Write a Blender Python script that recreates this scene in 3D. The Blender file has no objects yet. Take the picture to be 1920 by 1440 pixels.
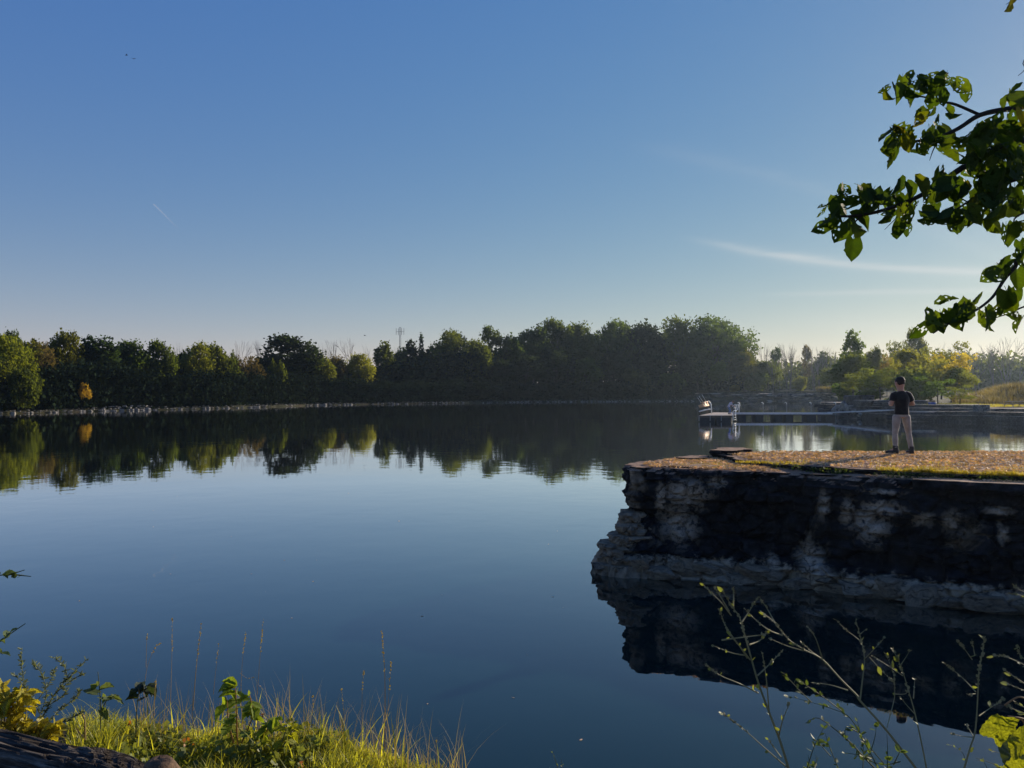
import bpy, bmesh, math, random
import numpy as np
from mathutils import Vector, Matrix, noise, geometry, Quaternion

R = math.radians
C = bpy.context.scene.collection
SC = bpy.context.scene

# ---------------------------------------------------------------- camera, sky, sun, exposure
F = 1443.0            # focal length in pixels of the 1920 wide photograph
HZ = 733.0            # pixel row of the horizon
EYE = 3.51            # eye height above the water
cam_d = bpy.data.cameras.new('camera')
cam = bpy.data.objects.new('camera', cam_d)
C.objects.link(cam)
cam.location = (0, 0, EYE)
cam.rotation_euler = (R(90) + math.atan((HZ - 720) / F), 0, 0)
cam_d.sensor_width = 36.0
cam_d.lens = F / 1920 * 36
cam_d.clip_start = 0.05
cam_d.clip_end = 20000
SC.camera = cam

SUN_AZ, SUN_EL = R(49), R(17)
world = bpy.data.worlds.new('World')
SC.world = world
world.use_nodes = True
wn, wl = world.node_tree.nodes, world.node_tree.links
wn.clear()
w_out = wn.new('ShaderNodeOutputWorld')
w_bg = wn.new('ShaderNodeBackground')
w_sky = wn.new('ShaderNodeTexSky')
w_sky.sky_type = 'NISHITA'
w_sky.sun_disc = False
w_sky.sun_elevation = SUN_EL
w_sky.sun_rotation = SUN_AZ
w_sky.altitude = 200
w_sky.air_density = 1.0
w_sky.dust_density = 0.1
w_sky.ozone_density = 3.0
w_bg.inputs['Strength'].default_value = 0.085

def wmath(op, a, b=None, c=None):
    n = wn.new('ShaderNodeMath')
    n.operation = op
    for i, v in enumerate((a, b, c)):
        if v is None:
            continue
        if isinstance(v, (int, float)):
            n.inputs[i].default_value = v
        else:
            wl.new(v, n.inputs[i])
    return n.outputs[0]

w_tc = wn.new('ShaderNodeTexCoord')
w_sep = wn.new('ShaderNodeSeparateXYZ')
wl.new(w_tc.outputs['Generated'], w_sep.inputs[0])
w_az = wmath('ARCTAN2', w_sep.outputs[0], w_sep.outputs[1])
w_el = wmath('ARCSINE', w_sep.outputs[2])

def azel(px, py):
    x, z = (px - 960) / F, (HZ - py) / F
    return math.atan2(x, 1), math.atan2(z, math.hypot(x, 1))

w_cmb = wn.new('ShaderNodeCombineXYZ')
wl.new(wmath('MULTIPLY', w_az, 7.0), w_cmb.inputs[0])
wl.new(wmath('MULTIPLY', w_el, 60.0), w_cmb.inputs[1])
w_noise = wn.new('ShaderNodeTexNoise')
w_noise.inputs['Scale'].default_value = 1.3
w_noise.inputs['Detail'].default_value = 6
w_noise.inputs['Roughness'].default_value = 0.6
wl.new(w_cmb.outputs[0], w_noise.inputs['Vector'])
streaks = None
for pts, wid, amt, fade in (
        (((1290, 447), (1530, 488), (1900, 510)), 0.0042, 0.40, (0.20, 0.36)),
        (((1250, 560), (1500, 551), (1900, 545)), 0.0030, 0.22, (0.28, 0.42)),
        (((1400, 600), (1700, 612), (1900, 625)), 0.0100, 0.18, (0.30, 0.50)),
        (((1200, 275), (1330, 300), (1450, 330)), 0.0080, 0.05, (0.12, 0.26))):
    ae = [azel(*p) for p in pts]
    co = np.polyfit([a for a, e in ae], [e for a, e in ae], 2)
    # centre line of the streak: a parabola in azimuth
    cl = wmath('MULTIPLY_ADD', wmath('MULTIPLY_ADD', w_az, float(co[0]), float(co[1])), w_az, float(co[2]))
    wob = wmath('MULTIPLY', wmath('SUBTRACT', w_noise.outputs[0], 0.5), wid * 1.6)
    d = wmath('DIVIDE', wmath('SUBTRACT', wmath('SUBTRACT', w_el, cl), wob), wid)
    g = wmath('DIVIDE', 1.0, wmath('ADD', 1.0, wmath('POWER', wmath('ABSOLUTE', d), 2.6)))
    mr = wn.new('ShaderNodeMapRange')
    mr.interpolation_type = 'SMOOTHSTEP'
    mr.inputs['From Min'].default_value, mr.inputs['From Max'].default_value = fade
    wl.new(w_az, mr.inputs['Value'])
    mr2 = wn.new('ShaderNodeMapRange')
    mr2.interpolation_type = 'SMOOTHSTEP'
    mr2.inputs['From Min'].default_value, mr2.inputs['From Max'].default_value = 1.1, 0.75
    wl.new(w_az, mr2.inputs['Value'])
    s = wmath('MULTIPLY', wmath('MULTIPLY', g, mr.outputs[0]), mr2.outputs[0])
    s = wmath('MULTIPLY', s, wmath('MULTIPLY', amt, wmath('ADD', 0.45, w_noise.outputs[0])))
    streaks = s if streaks is None else wmath('MAXIMUM', streaks, s)
w_mix = wn.new('ShaderNodeMix')
w_mix.data_type = 'RGBA'
w_mix.blend_type = 'MIX'
wl.new(streaks, w_mix.inputs['Factor'])
w_hs = wn.new('ShaderNodeHueSaturation')
w_hs.inputs['Saturation'].default_value = 1.3
w_gm = wn.new('ShaderNodeGamma')
w_gm.inputs['Gamma'].default_value = 0.7
wl.new(w_sky.outputs[0], w_gm.inputs['Color'])
w_tint = wn.new('ShaderNodeMix')       # white balance of the photograph
w_tint.data_type = 'RGBA'
w_tint.blend_type = 'MULTIPLY'
w_tint.inputs['Factor'].default_value = 1.0
w_tint.inputs['B'].default_value = (0.85, 0.93, 1.2, 1)
wl.new(w_gm.outputs[0], w_tint.inputs['A'])
wl.new(w_tint.outputs['Result'], w_hs.inputs['Color'])
w_wb = wn.new('ShaderNodeMix')
w_wb.data_type = 'RGBA'
w_wb.blend_type = 'MULTIPLY'
w_wb.inputs['Factor'].default_value = 1.0
w_wb.inputs['B'].default_value = (2.02, 1.42, 1.20, 1)
wl.new(w_hs.outputs[0], w_wb.inputs['A'])
w_sc = wn.new('ShaderNodeSeparateColor')
w_cc = wn.new('ShaderNodeCombineColor')
wl.new(w_wb.outputs['Result'], w_sc.inputs[0])
wl.new(wmath('MULTIPLY', wmath('POWER', wmath('DIVIDE', w_sc.outputs[0], 5.0), 0.87), 5.0), w_cc.inputs[0])
# softer highlights in green and blue, as the camera's tone curve has them
wl.new(wmath('MULTIPLY', wmath('POWER', wmath('DIVIDE', w_sc.outputs[1], 2.45), 0.86), 2.62), w_cc.inputs[1])
wl.new(wmath('MULTIPLY', wmath('POWER', wmath('DIVIDE', w_sc.outputs[2], 3.75), 0.27), 3.88), w_cc.inputs[2])
wl.new(w_cc.outputs[0], w_mix.inputs['A'])
w_mix.inputs['B'].default_value = (6.2, 6.1, 5.9, 1)
wl.new(w_mix.outputs['Result'], w_bg.inputs['Color'])
wl.new(w_bg.outputs[0], w_out.inputs['Surface'])

sun_d = bpy.data.lights.new('sun', 'SUN')
sun_d.energy = 5.0
sun_d.angle = R(0.5)
sun_d.color = (1.0, 0.86, 0.68)
sun = bpy.data.objects.new('sun', sun_d)
C.objects.link(sun)
sun_dir = Vector((math.sin(SUN_AZ) * math.cos(SUN_EL), math.cos(SUN_AZ) * math.cos(SUN_EL), math.sin(SUN_EL)))
sun.rotation_euler = sun_dir.to_track_quat('Z', 'Y').to_euler()
sun.location = (60, 60, 60)

vs = SC.view_settings
vs.view_transform = 'Standard'
vs.look = 'None'
vs.gamma = 1
vs.exposure = 0.5
vs.use_curve_mapping = False
SC.render.engine = 'CYCLES'
cy = SC.cycles
cy.use_denoising = True
try:
    cy.denoiser = 'OPENIMAGEDENOISE'
    cy.denoising_prefilter = 'ACCURATE'
except Exception:
    pass
cy.max_bounces = 7
cy.transparent_max_bounces = 8
cy.volume_bounces = 0
cy.sample_clamp_indirect = 6

# ---------------------------------------------------------------- helpers
def P(px, py, Y):
    """a pixel of the photograph at depth Y, as a point in the world"""
    return Vector(((px - 960) / F * Y, Y, EYE - (py - HZ) / F * Y))

def G(px, Y):
    return (px - 960) / F * Y

def tag(o, label=None, cat=None, group=None, kind=None):
    if label: o['label'] = label
    if cat: o['category'] = cat
    if group: o['group'] = group
    if kind: o['kind'] = kind
    return o

def empty(name, loc=(0, 0, 0), rz=0.0):
    o = bpy.data.objects.new(name, None)
    C.objects.link(o)
    o.location = loc
    o.rotation_euler = (0, 0, rz)
    return o

def mesh_obj(name, me, parent=None, mat=None):
    o = bpy.data.objects.new(name, me)
    C.objects.link(o)
    if parent is not None:
        o.parent = parent
    if mat is not None:
        me.materials.clear()
        me.materials.append(mat)
    return o

def np_mesh(name, V, Fc, smooth=False):
    """V (n,3); Fc (m,k) all faces with the same number of corners"""
    me = bpy.data.meshes.new(name)
    V = np.asarray(V, dtype=np.float32)
    Fc = np.asarray(Fc, dtype=np.int32)
    m, k = Fc.shape
    me.vertices.add(len(V))
    me.vertices.foreach_set('co', V.ravel())
    me.loops.add(m * k)
    me.loops.foreach_set('vertex_index', Fc.ravel())
    me.polygons.add(m)
    me.polygons.foreach_set('loop_start', np.arange(0, m * k, k, dtype=np.int32))
    me.polygons.foreach_set('loop_total', np.full(m, k, dtype=np.int32))
    if smooth:
        me.polygons.foreach_set('use_smooth', np.ones(m, dtype=bool))
    me.update(calc_edges=True)
    me.validate()
    return me

class MB:
    """collects simple shapes, then links them as one mesh object"""
    def __init__(s):
        s.v, s.f = [], []
    def add(s, vs, fs):
        b = len(s.v)
        s.v += [tuple(p) for p in vs]
        s.f += [tuple(i + b for i in f) for f in fs]
        return s
    def box(s, c, size, rz=0.0, rx=0.0, ry=0.0, taper=1.0):
        M = Matrix.Rotation(rz, 3, 'Z') @ Matrix.Rotation(ry, 3, 'Y') @ Matrix.Rotation(rx, 3, 'X')
        c = Vector(c)
        vs = []
        for z in (-.5, .5):
            t = taper if z > 0 else 1.0
            for x, y in ((-.5, -.5), (.5, -.5), (.5, .5), (-.5, .5)):
                vs.append(c + M @ Vector((x * size[0] * t, y * size[1] * t, z * size[2])))
        return s.add(vs, [(3, 2, 1, 0), (4, 5, 6, 7), (0, 1, 5, 4), (1, 2, 6, 5), (2, 3, 7, 6), (3, 0, 4, 7)])
    def tube(s, pts, rad, n=6, cap=True):
        pts = [Vector(p) for p in pts]
        if not hasattr(rad, '__len__'):
            rad = [rad] * len(pts)
        vs, fs = [], []
        a = None
        for i, p in enumerate(pts):
            t = (pts[min(i + 1, len(pts) - 1)] - pts[max(i - 1, 0)])
            if t.length < 1e-9: t = Vector((0, 0, 1))
            t.normalize()
            if a is None:
                a = t.orthogonal().normalized()
            else:
                a = (a - t * a.dot(t))
                if a.length < 1e-6: a = t.orthogonal()
                a.normalize()
            b = t.cross(a)
            for k in range(n):
                w = 2 * math.pi * k / n
                vs.append(p + (a * math.cos(w) + b * math.sin(w)) * rad[i])
        for i in range(len(pts) - 1):
            for k in range(n):
                k2 = (k + 1) % n
                fs.append((i * n + k, i * n + k2, (i + 1) * n + k2, (i + 1) * n + k))
        if cap:
            fs.append(tuple(range(n - 1, -1, -1)))
            fs.append(tuple((len(pts) - 1) * n + k for k in range(n)))
        return s.add(vs, fs)
    def build(s, name, mat, parent=None, smooth=False):
        me = bpy.data.meshes.new(name)
        me.from_pydata(s.v, [], s.f)
        if smooth:
            me.polygons.foreach_set('use_smooth', [True] * len(me.polygons))
        me.update()
        return mesh_obj(name, me, parent, mat)

def copy_tree(o, parent=None):
    c = o.copy()
    C.objects.link(c)
    c.parent = parent
    for ch in o.children:
        copy_tree(ch, c)
    return c

# ---------------------------------------------------------------- materials
def new_mat(name):
    m = bpy.data.materials.new(name)
    m.use_nodes = True
    nt = m.node_tree
    nt.nodes.clear()
    return m, nt.nodes, nt.links

def coords(N, L, scale=(1, 1, 1), src='Object'):
    tc = N.new('ShaderNodeTexCoord')
    mp = N.new('ShaderNodeMapping')
    mp.inputs['Scale'].default_value = scale
    L.new(tc.outputs[src], mp.inputs['Vector'])
    return mp.outputs[0]

def noise_n(N, L, vec, scale, detail=4, rough=0.55, dist=0.0):
    n = N.new('ShaderNodeTexNoise')
    n.inputs['Scale'].default_value = scale
    n.inputs['Detail'].default_value = detail
    n.inputs['Roughness'].default_value = rough
    n.inputs['Distortion'].default_value = dist
    L.new(vec, n.inputs['Vector'])
    return n.outputs[0]

def ramp_n(N, L, fac, stops):
    r = N.new('ShaderNodeValToRGB')
    e = r.color_ramp.elements
    while len(e) < len(stops):
        e.new(0.5)
    for el, (p, c) in zip(e, stops):
        el.position = p
        el.color = (c[0], c[1], c[2], 1) if hasattr(c, '__len__') else (c, c, c, 1)
    L.new(fac, r.inputs[0])
    return r.outputs[0]

def mix_n(N, L, fac, a, b, blend='MIX'):
    m = N.new('ShaderNodeMix')
    m.data_type = 'RGBA'
    m.blend_type = blend
    for v, key in ((fac, 'Factor'), (a, 'A'), (b, 'B')):
        if isinstance(v, (int, float)):
            m.inputs[key].default_value = v if key == 'Factor' else (v, v, v, 1)
        elif isinstance(v, tuple):
            m.inputs[key].default_value = (*v, 1)
        else:
            L.new(v, m.inputs[key])
    return m.outputs['Result']

def bump_n(N, L, h, strength, dist, normal=None):
    b = N.new('ShaderNodeBump')
    b.inputs['Strength'].default_value = strength
    b.inputs['Distance'].default_value = dist
    L.new(h, b.inputs['Height'])
    if normal is not None:
        L.new(normal, b.inputs['Normal'])
    return b.outputs[0]

def simple(name, stops, scale=5.0, rough=0.8, bump=0.3, bdist=0.02, metallic=0.0, spec=0.3, stretch=(1, 1, 1), detail=5):
    m, N, L = new_mat(name)
    o = N.new('ShaderNodeOutputMaterial')
    b = N.new('ShaderNodeBsdfPrincipled')
    v = coords(N, L, stretch)
    n = noise_n(N, L, v, scale, detail)
    L.new(ramp_n(N, L, n, stops), b.inputs['Base Color'])
    b.inputs['Roughness'].default_value = rough
    b.inputs['Metallic'].default_value = metallic
    b.inputs['Specular IOR Level'].default_value = spec
    if bump:
        L.new(bump_n(N, L, n, bump, bdist), b.inputs['Normal'])
    L.new(b.outputs[0], o.inputs[0])
    return m

def leafy(name, tint=None, trans=0.45, scale=0.35, var=0.5, rough=0.55, object_colour=False, tcol=1.6, fine=0, spec=0.25):
    """leaves: diffuse and gloss on top, light passing through from behind"""
    m, N, L = new_mat(name)
    o = N.new('ShaderNodeOutputMaterial')
    v = coords(N, L)
    n = noise_n(N, L, v, scale, 3)
    lo, hi = 1 - var, 1 + var
    shade = ramp_n(N, L, n, ((0.3, lo), (0.7, hi)))
    if fine:
        wn_ = N.new('ShaderNodeTexWhiteNoise')
        vm = N.new('ShaderNodeVectorMath')
        vm.operation = 'SNAP'
        vm.inputs[1].default_value = (fine,) * 3
        L.new(v, vm.inputs[0])
        L.new(vm.outputs[0], wn_.inputs['Vector'])
        shade = mix_n(N, L, 1.0, shade, ramp_n(N, L, wn_.outputs['Value'], ((0.0, 0.6), (1.0, 1.35))), 'MULTIPLY')
    if object_colour:
        oi = N.new('ShaderNodeObjectInfo')
        base = oi.outputs['Color']
    else:
        rgb = N.new('ShaderNodeRGB')
        rgb.outputs[0].default_value = (*tint, 1)
        base = rgb.outputs[0]
    col = mix_n(N, L, 1.0, base, shade, 'MULTIPLY')
    b = N.new('ShaderNodeBsdfPrincipled')
    b.inputs['Roughness'].default_value = rough
    b.inputs['Specular IOR Level'].default_value = spec
    L.new(col, b.inputs['Base Color'])
    t = N.new('ShaderNodeBsdfTranslucent')
    tc = mix_n(N, L, 1.0, col, (tcol * 1.25, tcol * 1.15, tcol * 0.35), 'MULTIPLY')
    L.new(tc, t.inputs['Color'])
    ms = N.new('ShaderNodeMixShader')
    ms.inputs[0].default_value = trans
    L.new(b.outputs[0], ms.inputs[1])
    L.new(t.outputs[0], ms.inputs[2])
    L.new(ms.outputs[0], o.inputs[0])
    return m
# ---------------------------------------------------------------- water
def water_mat():
    m, N, L = new_mat('water')
    o = N.new('ShaderNodeOutputMaterial')
    b = N.new('ShaderNodeBsdfDiffuse')
    b.inputs['Color'].default_value = (0.0035, 0.016, 0.016, 1)
    g = N.new('ShaderNodeBsdfGlossy')
    g.inputs['Roughness'].default_value = 0.015
    g.inputs['Color'].default_value = (1, 1, 1, 1)
    v = coords(N, L)
    n1 = noise_n(N, L, v, 1.3, 3, 0.5)
    n2 = noise_n(N, L, v, 0.12, 3, 0.5)
    n3 = noise_n(N, L, v, 0.02, 2, 0.5)
    amp = ramp_n(N, L, n3, ((0.42, 0.25), (0.62, 1.0)))
    h = mix_n(N, L, 1.0, n1, amp, 'MULTIPLY')
    nrm = bump_n(N, L, h, 1.0, 0.0075)
    nrm = bump_n(N, L, n2, 1.0, 0.015, nrm)
    fr_ = N.new('ShaderNodeFresnel')
    fr_.inputs['IOR'].default_value = 1.333
    fm = N.new('ShaderNodeMath')
    fm.operation = 'MULTIPLY_ADD'
    fm.use_clamp = True
    L.new(fr_.outputs[0], fm.inputs[0])
    fm.inputs[1].default_value = 2.12
    fm.inputs[2].default_value = -0.045
    L.new(nrm, g.inputs['Normal'])
    L.new(nrm, fr_.inputs['Normal'])
    ms = N.new('ShaderNodeMixShader')
    L.new(fm.outputs[0], ms.inputs[0])
    L.new(b.outputs[0], ms.inputs[1])
    L.new(g.outputs[0], ms.inputs[2])
    L.new(ms.outputs[0], o.inputs[0])
    return m

W = 600
wv = [(-W, -W, 0), (W, -W, 0), (W, W, 0), (-W, W, 0)]
water = mesh_obj('water', np_mesh('water', wv, [(0, 1, 2, 3)]), None, water_mat())
tag(water, 'calm dark blue lake water mirroring sky and trees', kind='structure')

# ---------------------------------------------------------------- ground around the lake
SH = [  # x, y, height 3 m inland, height 40 m inland
    (0, 3.0, 1.75, 2.2), (-2, 3.4, 1.75, 2.2), (-8, 5.2, 1.75, 2.4), (-20, 8, 1.6, 3), (-50, 20, 1.4, 3), (-85, 55, 1.4, 3), (-88, 95, 1.3, 3),
    (G(-60, 112), 112, 1.2, 3.5), (G(0, 118), 118, 0.8, 3.5), (G(70, 122), 122, 0.7, 3.5), (G(150, 130), 130, 0.6, 3.5),
    (G(330, 145), 145, 0.55, 3.5), (G(450, 158), 158, 0.55, 3.5), (G(600, 188), 188, 0.6, 3.5), (G(800, 213), 213, 0.6, 3.5),
    (G(1000, 241), 241, 0.7, 3.5), (G(1200, 255), 255, 1.2, 4), (G(1300, 260), 260, 1.6, 4),
    (G(1440, 268), 268, 1.6, 4), (G(1555, 266), 266, 1.4, 4), (G(1578, 200), 200, 1.2, 3), (G(1576, 140), 140, 1.0, 2.5), (G(1570, 120), 120, 0.6, 2.0),
    (G(1572, 106), 106, 0.2, 1.55), (G(1630, 99), 99, 0.0, 1.5), (G(1690, 91), 91, 0.0, 1.5), (G(1790, 87), 87, 0.0, 1.5), (G(1950, 84), 84, 0.0, 1.5), (75, 72, 0.6, 1.8), (80, 45, 1.2, 2),
    (58, 26, 1.6, 2.2), (34, 20, 1.7, 2.2), (19, 16, 1.75, 2.2), (15, 11, 1.8, 2.2), (10, 6, 1.8, 2.2), (4, 3.2, 1.75, 2.2)]
CEN = Vector((5, 70))

def shore_ring(n=900):
    """resamples the shoreline evenly in angle round the lake's middle"""
    pts = [(math.atan2(x - CEN.x, -(y - CEN.y)), x, y, a, b) for x, y, a, b in SH]
    pts.sort()
    out = []
    A = [p[0] for p in pts]
    X = np.array([p[1:] for p in pts])
    A = np.array([A[-1] - 2 * math.pi] + A + [A[0] + 2 * math.pi])
    X = np.vstack([X[-1:], X, X[:1]])
    # denser sampling in the part seen
    t = np.linspace(-math.pi, math.pi, n, endpoint=False)
    for a in t:
        out.append([float(np.interp(a, A, X[:, k])) for k in range(4)])
    return out

ring = shore_ring()
offs = [-4, -0.6, 0.3, 1.2, 3, 7, 14, 25, 40, 70, 120, 250, 600, 1500, 2600]
gv, gf = [], []
n = len(ring)
for i, (x, y, h1, h2) in enumerate(ring):
    d = Vector((x, y)) - CEN
    d.normalize()
    near = max(0.0, 1 - math.hypot(x - 2, y - 5) / 22)
    for o_ in offs:
        wob = 0 if near > 0 else 2.2 * noise.noise(Vector((x * .06, y * .06, 3))) + 0.8 * noise.noise(Vector((x * .35, y * .35, 9)))
        p = Vector((x, y)) + d * (o_ + wob)
        if o_ <= -4: z = -2.5
        elif o_ < 0: z = -0.9
        elif o_ < 0.5: z = -0.15 * (h1 < .5) + 0.22 * h1
        elif o_ < 2: z = 0.6 * h1
        elif o_ <= 3: z = h1
        elif o_ <= 40: z = h1 + (h2 - h1) * (o_ - 3) / 37
        else: z = h2 + min(6.0, (o_ - 40) * 0.01)
        if o_ > 0:
            z += (0.25 * noise.noise(Vector((p.x * .15, p.y * .15, 0))) + 0.12 * noise.noise(Vector((p.x * .6, p.y * .6, 0)))) * min(1, o_ / 7) * (1 - near)
        gv.append((p.x, p.y, z))
k = len(offs)
for i in range(n):
    j = (i + 1) % n
    for q in range(k - 1):
        gf.append((i * k + q, j * k + q, j * k + q + 1, i * k + q + 1))

def ground_mat():
    m, N, L = new_mat('earth_and_grass')
    o = N.new('ShaderNodeOutputMaterial')
    b = N.new('ShaderNodeBsdfPrincipled')
    v = coords(N, L)
    n1 = noise_n(N, L, v, 0.35, 5)
    n2 = noise_n(N, L, v, 6, 5)
    c1 = ramp_n(N, L, n1, ((0.35, (0.045, 0.036, 0.025)), (0.5, (0.035, 0.038, 0.018)), (0.65, (0.07, 0.062, 0.035))))
    c = mix_n(N, L, 1.0, c1, ramp_n(N, L, n2, ((0.3, 0.55), (0.7, 1.3))), 'MULTIPLY')
    L.new(c, b.inputs['Base Color'])
    b.inputs['Roughness'].default_value = 0.95
    b.inputs['Specular IOR Level'].default_value = 0.1
    L.new(bump_n(N, L, n2, 0.6, 0.08), b.inputs['Normal'])
    L.new(b.outputs[0], o.inputs[0])
    return m
M_GROUND = ground_mat()
ground = mesh_obj('ground', np_mesh('ground', gv, gf, True), None, M_GROUND)
tag(ground, 'wooded ground rising behind the far shore of the lake', kind='structure')

# ---------------------------------------------------------------- rock
def resample(pts, step, closed=True):
    pts = [Vector(p) for p in pts]
    if closed: pts = pts + [pts[0]]
    out = []
    for a, b in zip(pts, pts[1:]):
        m = max(1, int(round((b - a).length / step)))
        for i in range(m):
            out.append(a.lerp(b, i / m))
    if not closed: out.append(pts[-1])
    return out

def smooth2(pts, it=2):
    for _ in range(it):
        pts = [(pts[i - 1] + pts[i] * 2 + pts[(i + 1) % len(pts)]) / 4 for i in range(len(pts))]
    return pts

def rock_body(name, contour, zs, prof, mat, step, amp=0.1, freq=1.0, cap_step=None, cap_z=None, rough_top=0.02, seed=0,
              lay=0.15, parent=None, crack=0.0, smooth=False, sm=2, edge=0.0):
    """a slab or outcrop: a wall that follows the contour with strata and breaks, closed by an uneven top.
    zs: levels bottom to top; prof(z, p): how far the wall stands out at a level"""
    c = smooth2(resample([Vector((x, y)) for x, y in contour], step), sm)
    area = sum(c[i - 1].x * c[i].y - c[i].x * c[i - 1].y for i in range(len(c)))
    if area < 0: c.reverse()
    n = len(c)
    V, Fs = [], []
    sd = Vector((seed * 7.3, seed * 3.1, seed * 1.7))
    ztop = zs[-1]
    for i, p in enumerate(c):
        t = c[(i + 1) % n] - c[i - 1]
        nrm = Vector((t.y, -t.x)).normalized()
        for z in zs:
            q = Vector((p.x, p.y, z))
            layer = math.floor(z / lay + 1.5 * noise.noise(Vector((p.x * .25, p.y * .25, seed + 5.0))))
            d = prof(z, p)
            d += amp * 1.2 * noise.noise(Vector((p.x * freq * .5, p.y * freq * .5, layer * 7.77)) + sd)
            d += amp * noise.fractal(q * freq * 1.7 + sd, 1.0, 2.0, 4)
            if crack:
                w = noise.voronoi(Vector((p.x * 2.2, p.y * 2.2, z * 3.4)) * freq + sd)[0]
                d -= crack * max(0.0, 1 - (w[1] - w[0]) * 7)
            if edge and z > ztop - edge * 1.5:
                d -= edge * ((z - (ztop - edge * 1.5)) / (edge * 1.5)) ** 2
            zz = z if z == zs[0] else z + 0.12 * amp * noise.noise(q * 3 + sd)
            V.append((p.x + nrm.x * d, p.y + nrm.y * d, zz))
    k = len(zs)
    for i in range(n):
        j = (i + 1) % n
        for q in range(k - 1):
            Fs.append((i * k + q, j * k + q, j * k + q + 1, i * k + q + 1))
    # top
    loop = [Vector(V[i * k + k - 1][:2]) for i in range(n)]
    cap_step = cap_step or step * 2
    xs = [p.x for p in loop]; ys = [p.y for p in loop]
    pts = list(loop)
    poly = [(p.x, p.y) for p in loop]
    gx = np.arange(min(xs), max(xs), cap_step)
    gy = np.arange(min(ys), max(ys), cap_step)
    LX, LY = np.array(xs), np.array(ys)
    for a in gx:
        # even-odd test along the column
        X2, Y2 = np.roll(LX, -1), np.roll(LY, -1)
        cr = (LX > a) != (X2 > a)
        yc = np.sort(LY[cr] + (a - LX[cr]) / (X2[cr] - LX[cr]) * (Y2[cr] - LY[cr]))
        for b in gy:
            if np.sum(yc < b) % 2 == 1:
                jx = a + cap_step * .35 * noise.noise(Vector((a * 9, b * 9, 1)))
                jy = b + cap_step * .35 * noise.noise(Vector((a * 9, b * 9, 2)))
                if np.min((LX - jx) ** 2 + (LY - jy) ** 2) > (cap_step * .45) ** 2:
                    pts.append(Vector((jx, jy)))
    edges = [(i, (i + 1) % n) for i in range(n)]
    r = geometry.delaunay_2d_cdt(pts, edges, [], 1, 1e-6)
    vo, tri, orig = r[0], r[2], r[3]
    base = len(V)
    mp = {}
    for idx, (p, og) in enumerate(zip(vo, orig)):
        lo = [o for o in og if o < n]
        if lo:
            mp[idx] = lo[0] * k + k - 1
        else:
            dmin = math.sqrt(float(np.min((LX - p.x) ** 2 + (LY - p.y) ** 2)))
            z = ztop + (cap_z(p) if cap_z else 0) * min(1, dmin / .5) + rough_top * noise.fractal(Vector((p.x * 2, p.y * 2, seed)), 1.0, 2.0, 4) * min(1, dmin / .2)
            mp[idx] = len(V)
            V.append((p.x, p.y, z))
    for t in tri:
        a = [mp[i] for i in t]
        if len(set(a)) == 3: Fs.append(tuple(a))
    me = bpy.data.meshes.new(name)
    me.from_pydata(V, [], Fs)
    if smooth: me.polygons.foreach_set('use_smooth', [True] * len(me.polygons))
    me.update()
    return mesh_obj(name, me, parent, mat)

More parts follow.
